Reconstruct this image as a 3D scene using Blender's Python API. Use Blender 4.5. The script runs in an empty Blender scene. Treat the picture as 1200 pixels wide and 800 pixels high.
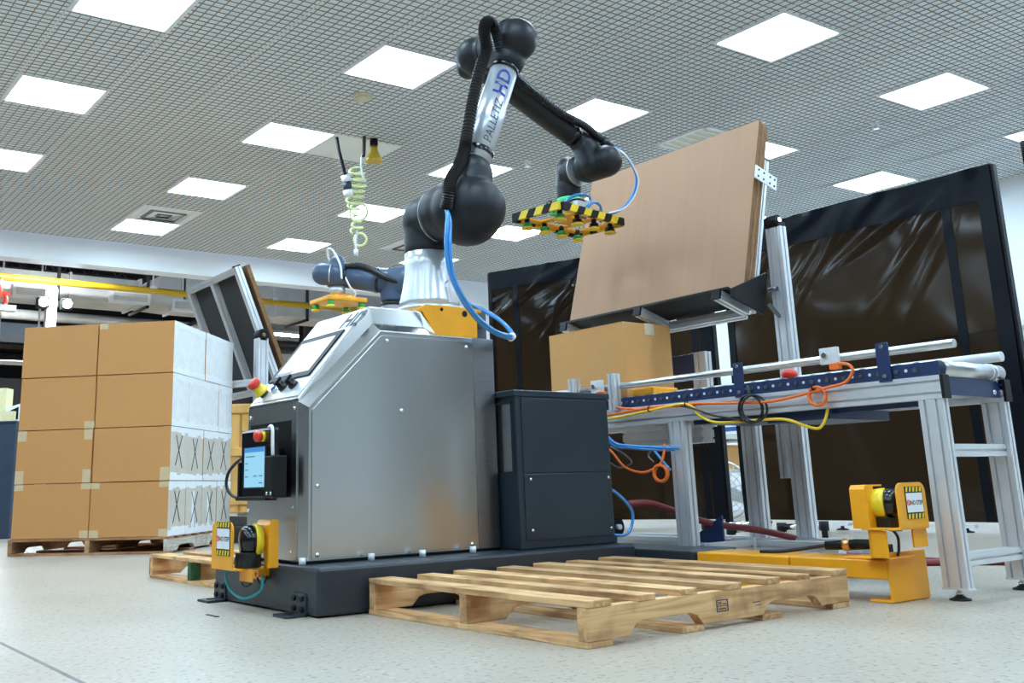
import bpy, bmesh, math, random
from mathutils import Vector, Matrix
random.seed(7)
SC = bpy.context.scene
COL = SC.collection
V = Vector
PI = math.pi

# ------------------------------------------------------------------ camera, world, exposure
cam = bpy.data.cameras.new('camera')
cam.sensor_width = 36.0
cam.lens = 34.64
cam.shift_x = 0.0673
cam.shift_y = -0.0819
cam.clip_start = 0.05
cam.clip_end = 200
camo = bpy.data.objects.new('camera', cam)
COL.objects.link(camo)
cr = V((0.81341493, -0.58108889, -0.02630293))
cu = V((-0.11012892, -0.19824529, 0.9739458))
cf = V((0.57116352, 0.78932535, 0.22525037))
m = Matrix((cr, cu, -cf)).transposed().to_4x4()
m.translation = V((0, 0, 0.4394))
camo.matrix_world = m
SC.camera = camo

w = bpy.data.worlds.new('world')
SC.world = w
w.use_nodes = True
w.node_tree.nodes['Background'].inputs[0].default_value = (0.55, 0.7, 1.0, 1)
w.node_tree.nodes['Background'].inputs[1].default_value = 0.25

SC.view_settings.view_transform = 'Standard'
SC.view_settings.look = 'None'
SC.view_settings.gamma = 1.0
SC.view_settings.use_curve_mapping = False
SC.view_settings.exposure = 1.35
PANEL_POWER = 11.0
LAMP_COL = (0.60, 0.815, 1.0)


# ------------------------------------------------------------------ materials
def nodes(name):
    mt = bpy.data.materials.new(name)
    mt.use_nodes = True
    nt = mt.node_tree
    return mt, nt, nt.nodes['Principled BSDF'], nt.links


def coords(nt, lk, scale):
    tc = nt.nodes.new('ShaderNodeTexCoord')
    mp = nt.nodes.new('ShaderNodeMapping')
    mp.inputs['Scale'].default_value = scale
    lk.new(tc.outputs['Object'], mp.inputs['Vector'])
    return mp.outputs['Vector']


def mat(name, c, rough=0.5, metal=0.0, var=0.06, scale=30.0, bump=0.0, stretch=(1, 1, 1), coat=0.0, aniso=0.0, rvar=0.0, spec=0.5):
    mt, nt, b, lk = nodes(name)
    v = coords(nt, lk, tuple(scale * s for s in stretch))
    n = nt.nodes.new('ShaderNodeTexNoise')
    n.inputs['Scale'].default_value = 1.0
    n.inputs['Detail'].default_value = 4.0
    lk.new(v, n.inputs['Vector'])
    r = nt.nodes.new('ShaderNodeValToRGB')
    r.color_ramp.elements[0].position = 0.3
    r.color_ramp.elements[1].position = 0.7
    r.color_ramp.elements[0].color = tuple(max(0, x * (1 - var)) for x in c) + (1,)
    r.color_ramp.elements[1].color = tuple(min(1, x * (1 + var)) for x in c) + (1,)
    lk.new(n.outputs['Fac'], r.inputs['Fac'])
    lk.new(r.outputs['Color'], b.inputs['Base Color'])
    b.inputs['Roughness'].default_value = rough
    b.inputs['Metallic'].default_value = metal
    b.inputs['Specular IOR Level'].default_value = spec
    if coat:
        b.inputs['Coat Weight'].default_value = coat
        b.inputs['Coat Roughness'].default_value = 0.1
    if aniso:
        b.inputs['Anisotropic'].default_value = aniso
        b.inputs['Anisotropic Rotation'].default_value = 0.25
        t = nt.nodes.new('ShaderNodeTangent')
        t.direction_type = 'RADIAL'
        t.axis = 'Z'
        lk.new(t.outputs['Tangent'], b.inputs['Tangent'])
    if rvar:
        mr = nt.nodes.new('ShaderNodeMapRange')
        mr.inputs['To Min'].default_value = rough - rvar
        mr.inputs['To Max'].default_value = rough + rvar
        lk.new(n.outputs['Fac'], mr.inputs['Value'])
        lk.new(mr.outputs['Result'], b.inputs['Roughness'])
    if bump:
        bp = nt.nodes.new('ShaderNodeBump')
        bp.inputs['Strength'].default_value = bump
        bp.inputs['Distance'].default_value = 0.004
        lk.new(n.outputs['Fac'], bp.inputs['Height'])
        lk.new(bp.outputs['Normal'], b.inputs['Normal'])
    return mt


def emit(name, c, s):
    mt, nt, b, lk = nodes(name)
    v = coords(nt, lk, (3, 3, 3))
    n = nt.nodes.new('ShaderNodeTexNoise')
    lk.new(v, n.inputs['Vector'])
    mr = nt.nodes.new('ShaderNodeMapRange')
    mr.inputs['To Min'].default_value = s * 0.97
    mr.inputs['To Max'].default_value = s * 1.03
    lk.new(n.outputs['Fac'], mr.inputs['Value'])
    b.inputs['Base Color'].default_value = (0.05, 0.05, 0.05, 1)
    b.inputs['Emission Color'].default_value = tuple(c) + (1,)
    lk.new(mr.outputs['Result'], b.inputs['Emission Strength'])
    return mt


def floor_material():
    mt, nt, b, lk = nodes('speckled_concrete')
    v = coords(nt, lk, (1, 1, 1))
    big = nt.nodes.new('ShaderNodeTexNoise')
    big.inputs['Scale'].default_value = 1.3
    big.inputs['Detail'].default_value = 6
    lk.new(v, big.inputs['Vector'])
    r1 = nt.nodes.new('ShaderNodeValToRGB')
    r1.color_ramp.elements[0].position = 0.35
    r1.color_ramp.elements[0].color = (0.42, 0.35, 0.27, 1)
    r1.color_ramp.elements[1].position = 0.68
    r1.color_ramp.elements[1].color = (0.475, 0.415, 0.335, 1)
    lk.new(big.outputs['Fac'], r1.inputs['Fac'])
    fine = nt.nodes.new('ShaderNodeTexNoise')
    fine.inputs['Scale'].default_value = 55
    fine.inputs['Detail'].default_value = 3
    lk.new(v, fine.inputs['Vector'])
    r2 = nt.nodes.new('ShaderNodeValToRGB')
    r2.color_ramp.elements[0].position = 0.575
    r2.color_ramp.elements[0].color = (1, 1, 1, 1)
    r2.color_ramp.elements[1].position = 0.66
    r2.color_ramp.elements[1].color = (0.36, 0.38, 0.42, 1)
    lk.new(fine.outputs['Fac'], r2.inputs['Fac'])
    mx = nt.nodes.new('ShaderNodeMix')
    mx.data_type = 'RGBA'
    mx.blend_type = 'MULTIPLY'
    mx.inputs['Factor'].default_value = 0.85
    lk.new(r1.outputs['Color'], mx.inputs[6])
    lk.new(r2.outputs['Color'], mx.inputs[7])
    vo = nt.nodes.new('ShaderNodeTexVoronoi')
    vo.inputs['Scale'].default_value = 26
    lk.new(v, vo.inputs['Vector'])
    r3 = nt.nodes.new('ShaderNodeValToRGB')
    r3.color_ramp.elements[0].position = 0.10
    r3.color_ramp.elements[0].color = (1.25, 1.25, 1.25, 1)
    r3.color_ramp.elements[1].position = 0.22
    r3.color_ramp.elements[1].color = (1, 1, 1, 1)
    lk.new(vo.outputs['Distance'], r3.inputs['Fac'])
    mx2 = nt.nodes.new('ShaderNodeMix')
    mx2.data_type = 'RGBA'
    mx2.blend_type = 'MULTIPLY'
    mx2.inputs['Factor'].default_value = 1.0
    lk.new(mx.outputs[2], mx2.inputs[6])
    lk.new(r3.outputs['Color'], mx2.inputs[7])
    lk.new(mx2.outputs[2], b.inputs['Base Color'])
    mr = nt.nodes.new('ShaderNodeMapRange')
    mr.inputs['To Min'].default_value = 0.36
    mr.inputs['To Max'].default_value = 0.42
    b.inputs['Specular IOR Level'].default_value = 0.7
    lk.new(big.outputs['Fac'], mr.inputs['Value'])
    lk.new(mr.outputs['Result'], b.inputs['Roughness'])
    bp = nt.nodes.new('ShaderNodeBump')
    bp.inputs['Strength'].default_value = 0.35
    bp.inputs['Distance'].default_value = 0.003
    lk.new(fine.outputs['Fac'], bp.inputs['Height'])
    lk.new(bp.outputs['Normal'], b.inputs['Normal'])
    return mt


def wood_material(name, c0, c1, axis):
    mt, nt, b, lk = nodes(name)
    sc = [26, 26, 26]
    sc[axis] = 2.2
    v = coords(nt, lk, tuple(sc))
    oi = nt.nodes.new('ShaderNodeObjectInfo')
    add = nt.nodes.new('ShaderNodeVectorMath')
    add.operation = 'ADD'
    sc3 = nt.nodes.new('ShaderNodeVectorMath')
    sc3.operation = 'SCALE'
    sc3.inputs[0].default_value = (37, 19, 53)
    lk.new(oi.outputs['Random'], sc3.inputs['Scale'])
    lk.new(v, add.inputs[0])
    lk.new(sc3.outputs['Vector'], add.inputs[1])
    n = nt.nodes.new('ShaderNodeTexNoise')
    n.inputs['Scale'].default_value = 1
    n.inputs['Detail'].default_value = 7
    n.inputs['Distortion'].default_value = 1.2
    lk.new(add.outputs['Vector'], n.inputs['Vector'])
    r = nt.nodes.new('ShaderNodeValToRGB')
    r.color_ramp.elements[0].position = 0.30
    r.color_ramp.elements[0].color = c0 + (1,)
    r.color_ramp.elements[1].position = 0.62
    r.color_ramp.elements[1].color = c1 + (1,)
    lk.new(n.outputs['Fac'], r.inputs['Fac'])
    v2 = coords(nt, lk, (7, 7, 7))
    n2 = nt.nodes.new('ShaderNodeTexNoise')
    n2.inputs['Scale'].default_value = 1
    n2.inputs['Detail'].default_value = 3
    lk.new(v2, n2.inputs['Vector'])
    r2 = nt.nodes.new('ShaderNodeValToRGB')
    r2.color_ramp.elements[0].position = 0.33
    r2.color_ramp.elements[0].color = (0.55, 0.48, 0.42, 1)
    r2.color_ramp.elements[1].position = 0.5
    r2.color_ramp.elements[1].color = (1, 1, 1, 1)
    lk.new(n2.outputs['Fac'], r2.inputs['Fac'])
    mx = nt.nodes.new('ShaderNodeMix')
    mx.data_type = 'RGBA'
    mx.blend_type = 'MULTIPLY'
    mx.inputs['Factor'].default_value = 0.8
    lk.new(r.outputs['Color'], mx.inputs[6])
    lk.new(r2.outputs['Color'], mx.inputs[7])
    hv = nt.nodes.new('ShaderNodeHueSaturation')
    mr = nt.nodes.new('ShaderNodeMapRange')
    mr.inputs['To Min'].default_value = 0.82
    mr.inputs['To Max'].default_value = 1.15
    lk.new(oi.outputs['Random'], mr.inputs['Value'])
    lk.new(mr.outputs['Result'], hv.inputs['Value'])
    lk.new(mx.outputs[2], hv.inputs['Color'])
    lk.new(hv.outputs['Color'], b.inputs['Base Color'])
    b.inputs['Roughness'].default_value = 0.75
    bp = nt.nodes.new('ShaderNodeBump')
    bp.inputs['Strength'].default_value = 0.5
    bp.inputs['Distance'].default_value = 0.003
    lk.new(n.outputs['Fac'], bp.inputs['Height'])
    lk.new(bp.outputs['Normal'], b.inputs['Normal'])
    return mt


def film_material():
    mt, nt, b, lk = nodes('amber_weld_film')
    out = nt.nodes['Material Output']
    tr = nt.nodes.new('ShaderNodeBsdfTransparent')
    v = coords(nt, lk, (1.2, 1.2, 1.2))
    n = nt.nodes.new('ShaderNodeTexNoise')
    n.inputs['Scale'].default_value = 1.0
    lk.new(v, n.inputs['Vector'])
    r = nt.nodes.new('ShaderNodeValToRGB')
    r.color_ramp.elements[0].color = (0.028, 0.014, 0.006, 1)
    r.color_ramp.elements[1].color = (0.055, 0.030, 0.011, 1)
    lk.new(n.outputs['Fac'], r.inputs['Fac'])
    lk.new(r.outputs['Color'], tr.inputs['Color'])
    b.inputs['Base Color'].default_value = (0.012, 0.008, 0.006, 1)
    b.inputs['Roughness'].default_value = 0.11
    b.inputs['Specular IOR Level'].default_value = 0.28
    mx = nt.nodes.new('ShaderNodeMixShader')
    mx.inputs['Fac'].default_value = 0.5
    lk.new(tr.outputs['BSDF'], mx.inputs[1])
    lk.new(b.outputs['BSDF'], mx.inputs[2])
    lk.new(mx.outputs['Shader'], out.inputs['Surface'])
    return mt


M = {}
M['floor'] = floor_material()
M['ceil_back'] = mat('pale_ceiling_backing', (0.80, 0.88, 0.95), 0.8, var=0.02)
M['ceil_blade'] = mat('beige_grid_blade', (0.29, 0.225, 0.15), 0.6, var=0.05)
M['tbar'] = mat('white_ceiling_bar', (0.8, 0.82, 0.84), 0.5, var=0.02)
M['white'] = mat('white_paint', (0.88, 0.90, 0.92), 0.55, var=0.02, scale=3)
M['white_cool'] = mat('white_fascia_paint', (0.92, 0.94, 0.95), 0.5, var=0.02, scale=2)
M['greywall'] = mat('dark_grey_wall_paint', (0.13, 0.135, 0.145), 0.6, var=0.1, scale=2)
M['greywall2'] = mat('mid_grey_wall_paint', (0.62, 0.63, 0.64), 0.6, var=0.05, scale=2)
M['panel'] = emit('light_panel_diffuser', LAMP_COL, PANEL_POWER)
M['tube_light'] = emit('shop_light_diffuser', (0.9, 0.96, 1.0), 60.0)
M['flood'] = emit('flood_lens', (0.7, 0.86, 1.0), 60.0)
M['steel'] = mat('brushed_stainless', (0.60, 0.60, 0.59), 0.21, 1.0, var=0.03, scale=6, stretch=(2, 2, 30), aniso=0.7, rvar=0.02)
M['steel_plain'] = mat('satin_stainless', (0.62, 0.63, 0.64), 0.3, 1.0, var=0.04, scale=20)
M['steel_dark'] = mat('dark_satin_steel', (0.16, 0.165, 0.175), 0.35, 0.9, var=0.05, scale=12)
M['alu'] = mat('anodised_aluminium', (0.74, 0.75, 0.77), 0.36, 0.55, var=0.04, scale=10, stretch=(1, 1, 1))
M['alu_slot'] = M['alu']
M['base'] = mat('slate_powder_coat', (0.024, 0.030, 0.039), 0.36, 0.0, var=0.08, scale=60, bump=0.05)
M['slate'] = mat('slate_cabinet_paint', (0.018, 0.029, 0.040), 0.30, 0.0, var=0.06, scale=3)
M['blackcast'] = mat('black_robot_shell', (0.0085, 0.0105, 0.0145), 0.46, 0.0, var=0.1, scale=14, bump=0.02, spec=0.4)
M['black'] = mat('black_plastic', (0.007, 0.007, 0.008), 0.45, var=0.15, scale=40, spec=0.25)
M['blackgloss'] = mat('gloss_black_plastic', (0.008, 0.008, 0.010), 0.15, var=0.15, scale=10)
M['rubber'] = mat('black_rubber', (0.009, 0.009, 0.010), 0.36, var=0.12, scale=50)
M['silver'] = mat('silver_robot_paint', (0.60, 0.63, 0.67), 0.28, 0.55, var=0.03, scale=8)
M['yellow'] = mat('safety_yellow_paint', (0.92, 0.385, 0.012), 0.35, var=0.05, scale=8)
M['yellow2'] = mat('bright_yellow_plastic', (0.86, 0.62, 0.02), 0.4, var=0.05, scale=20)
M['green'] = mat('green_suction_rubber', (0.03, 0.42, 0.10), 0.4, var=0.08)
M['red'] = mat('red_plastic', (0.75, 0.045, 0.025), 0.3, var=0.06)
M['blue'] = mat('navy_powder_coat', (0.012, 0.028, 0.095), 0.4, var=0.08, scale=30)
M['bluehose'] = mat('blue_air_hose', (0.06, 0.30, 0.72), 0.25, var=0.06, coat=0.4)
M['cyan'] = mat('teal_cable', (0.03, 0.42, 0.46), 0.4, var=0.06)
M['orange'] = mat('orange_cable', (0.88, 0.17, 0.02), 0.4, var=0.06)
M['yelcable'] = mat('yellow_cable', (0.85, 0.58, 0.02), 0.4, var=0.06)
M['kraft'] = mat('kraft_cardboard', (0.575, 0.268, 0.086), 0.8, var=0.03, scale=60)
M['kraft2'] = mat('kraft_cardboard_pale', (0.64, 0.33, 0.112), 0.8, var=0.03, scale=60)
M['kraft_sheet'] = mat('kraft_sheet', (0.455, 0.262, 0.156), 0.8, var=0.03, scale=5, stretch=(1, 6, 0.3))
M['kraft_edge'] = mat('corrugated_edge', (0.25, 0.13, 0.055), 0.9, var=0.35, scale=220, stretch=(1, 1, 0.05))
M['white_card'] = mat('white_carton_end', (0.80, 0.80, 0.79), 0.75, var=0.05, scale=12)
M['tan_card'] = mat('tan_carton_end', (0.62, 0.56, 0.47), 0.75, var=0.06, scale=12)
M['tape'] = mat('clear_packing_tape', (0.63, 0.47, 0.28), 0.3, var=0.06)
M['tape_white'] = mat('white_tape', (0.86, 0.87, 0.88), 0.4, var=0.03)
M['ink'] = mat('marker_ink', (0.03, 0.035, 0.05), 0.7, var=0.1)
M['wood'] = wood_material('pallet_pine_boards', (0.38, 0.175, 0.062), (0.82, 0.51, 0.24), 1)
M['wood_s'] = wood_material('pallet_pine_stringers', (0.44, 0.23, 0.09), (0.80, 0.49, 0.23), 0)
M['wood_red'] = wood_material('weathered_pallet_boards', (0.26, 0.10, 0.045), (0.44, 0.22, 0.10), 1)
M['wood_reds'] = wood_material('weathered_pallet_stringers', (0.30, 0.14, 0.06), (0.50, 0.30, 0.15), 0)
M['wood_pale'] = wood_material('grey_pallet_stringers', (0.52, 0.44, 0.33), (0.78, 0.72, 0.62), 0)
M['crate'] = mat('yellow_plywood', (0.72, 0.42, 0.12), 0.6, var=0.15, scale=9, stretch=(1, 1, 0.3))
M['film'] = film_material()
M['filmframe'] = mat('black_curtain_hem', (0.004, 0.005, 0.008), 0.28, var=0.2, scale=8, spec=0.12)
M['ink_blue'] = mat('royal_blue_print', (0.005, 0.022, 0.26), 0.5, var=0.04)
M['ink_grey'] = mat('grey_print', (0.05, 0.053, 0.06), 0.5, var=0.05)
M['hmi'] = emit('touch_screen_glass', (0.92, 0.96, 1.0), 0.40)
M['screen'] = emit('pendant_screen_glass', (0.25, 0.58, 0.78), 0.42)
M['screen_bar'] = emit('pendant_screen_bar', (0.02, 0.26, 0.70), 0.35)
M['screen_line'] = emit('pendant_screen_text', (0.05, 0.22, 0.40), 0.20)
M['ledgreen'] = emit('green_status_ring', (0.02, 0.8, 0.25), 0.5)
M['duct'] = mat('galvanised_duct', (0.70, 0.70, 0.66), 0.45, 0.3, var=0.12, scale=3)
M['roofdark'] = mat('dark_roof_deck', (0.035, 0.032, 0.030), 0.8, var=0.2, scale=3)
M['joist'] = mat('dark_joist_steel', (0.05, 0.048, 0.047), 0.6, var=0.2, scale=6)
M['gaspipe'] = mat('yellow_gas_pipe', (0.80, 0.50, 0.02), 0.4, var=0.06, scale=4)
M['column'] = mat('brown_column_steel', (0.075, 0.062, 0.05), 0.5, var=0.15, scale=6)
M['darkwall'] = mat('dark_warehouse_wall', (0.022, 0.022, 0.025), 0.7, var=0.3, scale=1.2)
M['cabblue'] = mat('dark_blue_cabinet', (0.025, 0.042, 0.075), 0.5, var=0.08, scale=6)
M['cream'] = mat('cream_card', (0.80, 0.72, 0.42), 0.6, var=0.06)
M['ivory'] = mat('ivory_plastic', (0.72, 0.66, 0.48), 0.5, var=0.04)
M['brass'] = mat('brass_horn', (0.72, 0.50, 0.06), 0.35, 0.6, var=0.08)
M['coilcable'] = mat('pale_green_coil_cable', (0.78, 0.84, 0.42), 0.35, var=0.06)
M['redhose'] = mat('red_rubber_hose', (0.22, 0.03, 0.03), 0.5, var=0.1)
M['chrome'] = mat('chrome', (0.78, 0.79, 0.80), 0.14, 1.0, var=0.02)
M['galv'] = mat('perforated_white_plate', (0.74, 0.75, 0.76), 0.4, 0.2, var=0.03)
M['shelfblack'] = mat('black_shelf_board', (0.006, 0.006, 0.007), 0.42, var=0.15, scale=20, spec=0.2)
M['backblue'] = mat('blue_machine_paint', (0.03, 0.10, 0.30), 0.4, var=0.1)


# ------------------------------------------------------------------ geometry helpers
class MB:
    """collects shapes (world coordinates) and links them as ONE mesh object"""

    def __init__(self):
        self.bm = bmesh.new()
        self.mi = 0

    def _face(self, vs, smooth=False):
        try:
            f = self.bm.faces.new(vs)
            f.material_index = self.mi
            f.smooth = smooth
            return f
        except ValueError:
            return None

    def hexa(self, p):
        v = [self.bm.verts.new(q) for q in p]
        for a in ((0, 3, 2, 1), (4, 5, 6, 7), (0, 1, 5, 4), (1, 2, 6, 5), (2, 3, 7, 6), (3, 0, 4, 7)):
            self._face([v[i] for i in a])
        return self

    def box(self, x0, x1, y0, y1, z0, z1):
        x0, x1 = sorted((x0, x1)); y0, y1 = sorted((y0, y1)); z0, z1 = sorted((z0, z1))
        return self.hexa([(x0, y0, z0), (x1, y0, z0), (x1, y1, z0), (x0, y1, z0), (x0, y0, z1), (x1, y0, z1), (x1, y1, z1), (x0, y1, z1)])

    def obox(self, c, ax, ay, az):
        c = V(c); ax = V(ax); ay = V(ay); az = V(az)
        if ax.cross(ay).dot(az) < 0:
            ax = -ax
        return self.hexa([c - ax - ay - az, c + ax - ay - az, c + ax + ay - az, c - ax + ay - az, c - ax - ay + az, c + ax - ay + az, c + ax + ay + az, c - ax + ay + az])

    def beam(self, p, q, w, h, up=(0, 0, 1)):
        p = V(p); q = V(q)
        d = (q - p); L = d.length; d.normalize()
        up = V(up)
        s = d.cross(up)
        if s.length < 1e-4:
            s = d.cross(V((1, 0, 0)))
        s.normalize()
        n = s.cross(d)
        return self.obox((p + q) / 2, d * (L / 2), s * (w / 2), n * (h / 2))

    def prism(self, poly, d, smooth=False):
        """closed polygon of 3D points extruded by vector d"""
        d = V(d)
        a = [self.bm.verts.new(p) for p in poly]
        b = [self.bm.verts.new(V(p) + d) for p in poly]
        n = len(poly)
        nn = V((0, 0, 0))
        for i in range(n):
            nn += V(poly[i]).cross(V(poly[(i + 1) % n]))
        if nn.dot(d) > 0:
            self._face(a[::-1]); self._face(b)
            for i in range(n):
                self._face([a[i], a[(i + 1) % n], b[(i + 1) % n], b[i]], smooth)
        else:
            self._face(a); self._face(b[::-1])
            for i in range(n):
                self._face([a[(i + 1) % n], a[i], b[i], b[(i + 1) % n]], smooth)
        return self

    def cyl(self, p, q, r1, r2=None, seg=20, cap=True):
        p = V(p); q = V(q)
        if r2 is None:
            r2 = r1
        return self.lathe(p, q - p, [(0, r1), ((q - p).length, r2)], seg, cap)

    def lathe(self, o, axis, prof, seg=24, cap=True):
        o = V(o); a = V(axis).normalized()
        s = a.orthogonal().normalized(); t = a.cross(s)
        rings = []
        for (h, r) in prof:
            c = o + a * h
            if r < 1e-6:
                rings.append([self.bm.verts.new(c)])
            else:
                rings.append([self.bm.verts.new(c + (s * math.cos(2 * PI * i / seg) + t * math.sin(2 * PI * i / seg)) * r) for i in range(seg)])
        for A, B in zip(rings, rings[1:]):
            for i in range(seg):
                j = (i + 1) % seg
                if len(A) == 1 and len(B) == 1:
                    continue
                if len(A) == 1:
                    self._face([A[0], B[j], B[i]], True)
                elif len(B) == 1:
                    self._face([A[i], A[j], B[0]], True)
                else:
                    self._face([A[i], A[j], B[j], B[i]], True)
        if cap:
            if len(rings[0]) > 1:
                self._face(rings[0][::-1])
            if len(rings[-1]) > 1:
                self._face(rings[-1])
        return self

    def sphere(self, c, r, seg=20, n=10, sc=(1, 1, 1)):
        c = V(c)
        start = len(self.bm.verts)
        self.lathe(c - V((0, 0, r)), (0, 0, 1), [(r - r * math.cos(PI * i / n), r * math.sin(PI * i / n)) for i in range(n + 1)], seg, False)
        if sc != (1, 1, 1):
            self.bm.verts.ensure_lookup_table()
            for v in self.bm.verts[start:]:
                v.co = c + V(((v.co.x - c.x) * sc[0], (v.co.y - c.y) * sc[1], (v.co.z - c.z) * sc[2]))
        return self

    def capsule(self, p, q, r1, r2=None, seg=24):
        p = V(p); q = V(q)
        r2 = r1 if r2 is None else r2
        L = (q - p).length
        prof = [(-r1 * math.cos(PI / 2 * i / 6), r1 * math.sin(PI / 2 * i / 6)) for i in range(6)]
        prof += [(0, r1), (L, r2)]
        prof += [(L + r2 * math.sin(PI / 2 * i / 6), r2 * math.cos(PI / 2 * i / 6)) for i in range(1, 7)]
        prof[-1] = (L + r2, 0)
        return self.lathe(p, q - p, prof, seg, False)

    def tube(self, pts, r, seg=8, sub=6, closed=False, wave=0.0, ribs=0):
        P = smooth_path(pts, sub)
        n = len(P)
        T = []
        for i in range(n):
            T.append((P[min(n - 1, i + 1)] - P[max(0, i - 1)]).normalized())
        s = T[0].orthogonal().normalized()
        rings = []
        for i in range(n):
            s = (s - T[i] * s.dot(T[i])).normalized()
            t = T[i].cross(s)
            rr = r
            if ribs:
                rr = r if i % 2 == 0 else r * (1 - wave)
            rings.append([self.bm.verts.new(P[i] + (s * math.cos(2 * PI * k / seg) + t * math.sin(2 * PI * k / seg)) * rr) for k in range(seg)])
        for A, B in zip(rings, rings[1:]):
            for i in range(seg):
                j = (i + 1) % seg
                self._face([A[i], A[j], B[j], B[i]], ribs == 0)
        self._face(rings[0][::-1]); self._face(rings[-1])
        return self

    def ring(self, c, axis, R, r, seg=28, k=8, turns=1.0, pitch=0.0):
        a = V(axis).normalized(); s = a.orthogonal().normalized(); t = a.cross(s)
        n = int(seg * turns)
        pts = [V(c) + (s * math.cos(2 * PI * i / seg) + t * math.sin(2 * PI * i / seg)) * R + a * (pitch * i / seg) for i in range(n + 1)]
        return self.tube(pts, r, k, 1)

    def build(self, name, mats, parent=None, bevel=0.0, local=False, loc=None, remesh=0.0, smooth=0, props=None, fix=False):
        if fix:
            bmesh.ops.recalc_face_normals(self.bm, faces=self.bm.faces)
        me = bpy.data.meshes.new(name)
        self.bm.to_mesh(me)
        self.bm.free()
        for mm in (mats if isinstance(mats, (list, tuple)) else [mats]):
            me.materials.append(mm)
        o = bpy.data.objects.new(name, me)
        COL.objects.link(o)
        if parent is not None:
            o.parent = parent
            if not local:
                me.transform(Matrix.Translation(-wloc(parent)))
        elif not local:
            if loc is None:
                xs = [v.co for v in me.vertices]
                loc = V(((min(v.x for v in xs) + max(v.x for v in xs)) / 2, (min(v.y for v in xs) + max(v.y for v in xs)) / 2, min(v.z for v in xs)))
            me.transform(Matrix.Translation(-V(loc)))
            o.location = loc
        if remesh:
            r = o.modifiers.new('remesh', 'REMESH')
            r.mode = 'VOXEL'; r.voxel_size = remesh; r.use_smooth_shade = True
            if smooth:
                s = o.modifiers.new('smooth', 'SMOOTH')
                s.iterations = smooth; s.factor = 0.5
        if bevel:
            b = o.modifiers.new('bevel', 'BEVEL')
            b.width = bevel; b.segments = 2; b.limit_method = 'ANGLE'; b.angle_limit = math.radians(40)
        if props:
            for k, v in props.items():
                o[k] = v
        return o


def smooth_path(pts, sub):
    P = [V(p) for p in pts]
    if sub <= 1 or len(P) < 3:
        return P
    out = []
    n = len(P)
    for i in range(n - 1):
        p0 = P[max(0, i - 1)]; p1 = P[i]; p2 = P[i + 1]; p3 = P[min(n - 1, i + 2)]
        for k in range(sub):
            t = k / sub
            out.append(0.5 * ((2 * p1) + (p2 - p0) * t + (2 * p0 - 5 * p1 + 4 * p2 - p3) * t * t + (3 * p1 - p0 - 3 * p2 + p3) * t ** 3))
    out.append(P[-1])
    return out


def wloc(o):
    l = V(o.location)
    p = o.parent
    while p is not None:
        l = l + V(p.location)
        p = p.parent
    return l


def thing(name, label, cat, loc=(0, 0, 0), rotz=0.0, group=None):
    o = bpy.data.objects.new(name, None)
    COL.objects.link(o)
    o.location = loc
    o.rotation_euler = (0, 0, rotz)
    o.empty_display_size = 0.1
    return tag(o, label, cat, group)


def tag(o, label, cat, group=None):
    o['label'] = label
    o['category'] = cat
    if group:
        o['group'] = group
    return o


def struct(o):
    o['kind'] = 'structure'
    return o


def copy_tree(o, parent=None):
    c = o.copy()
    COL.objects.link(c)
    c.parent = parent
    for ch in list(o.children):
        copy_tree(ch, c)
    return c


def alu(mb, p, q, w, h, up=(0, 0, 1), slots=(1, 1)):
    """T-slot extrusion from p to q, w across, h along `up`; slots = (on the w faces, on the h faces)"""
    p = V(p); q = V(q)
    d = (q - p).normalized()
    upv = V(up)
    s = d.cross(upv).normalized()
    n = s.cross(d)
    g, dp = 0.0045, 0.011

    def side(a, b, inward, k):
        L = (b - a).length
        e = (b - a).normalized()
        out = [a]
        for i in range(k):
            c = a + e * (L * (i + 0.5) / k)
            out += [c - e * g, c - e * g + inward * dp, c + e * g + inward * dp, c + e * g]
        return out
    A = p - s * w / 2 - n * h / 2; B = p + s * w / 2 - n * h / 2
    C = p + s * w / 2 + n * h / 2; D = p - s * w / 2 + n * h / 2
    poly = side(A, B, n, slots[0]) + side(B, C, -s, slots[1]) + side(C, D, -n, slots[0]) + side(D, A, s, slots[1])
    mb.prism(poly, q - p)
    return mb


_font = None


def text_mesh(body, size, bold=0.0, spacing=1.0):
    cu_ = bpy.data.curves.new('lettering', 'FONT')
    cu_.body = body
    cu_.size = size
    cu_.offset = bold
    cu_.space_character = spacing
    cu_.resolution_u = 3
    o = bpy.data.objects.new('lettering', cu_)
    COL.objects.link(o)
    bpy.context.view_layer.update()
    dg = bpy.context.evaluated_depsgraph_get()
    me = bpy.data.meshes.new_from_object(o.evaluated_get(dg))
    bpy.data.objects.remove(o)
    bpy.data.curves.remove(cu_)
    return me


def text_on_plane(name, body, size, origin, ex, ey, material, parent, bold=0.0, spacing=1.0, shear=0.0, center=False, props=None):
    me = text_mesh(body, size, bold, spacing)
    ex = V(ex).normalized(); ey = V(ey).normalized()
    xs = [v.co.x for v in me.vertices]
    off = (min(xs) + max(xs)) / 2 if center else 0.0
    org = V(origin) - (wloc(parent) if parent else V((0, 0, 0)))
    for v in me.vertices:
        x = v.co.x - off + shear * v.co.y
        v.co = org + ex * x + ey * v.co.y
    me.materials.clear()
    me.materials.append(material)
    o = bpy.data.objects.new(name, me)
    COL.objects.link(o)
    o.parent = parent
    if props:
        for k, v in props.items():
            o[k] = v
    return o


# ================================================================== ROOM SHELL
HC = 3.68
mb = MB()
mb.box(-6, 12.2, -6, 30, -0.1, 0.0)
floor = struct(mb.build('floor', M['floor'], loc=(0, 0, 0)))
mb = MB(); mb.box(0.755, 0.767, -6, 12.9, -0.002, 0.0006)
mb.build('floor_joint', mat('floor_joint_filler', (0.20, 0.185, 0.16), 0.6, var=0.2, scale=9), floor)

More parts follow.
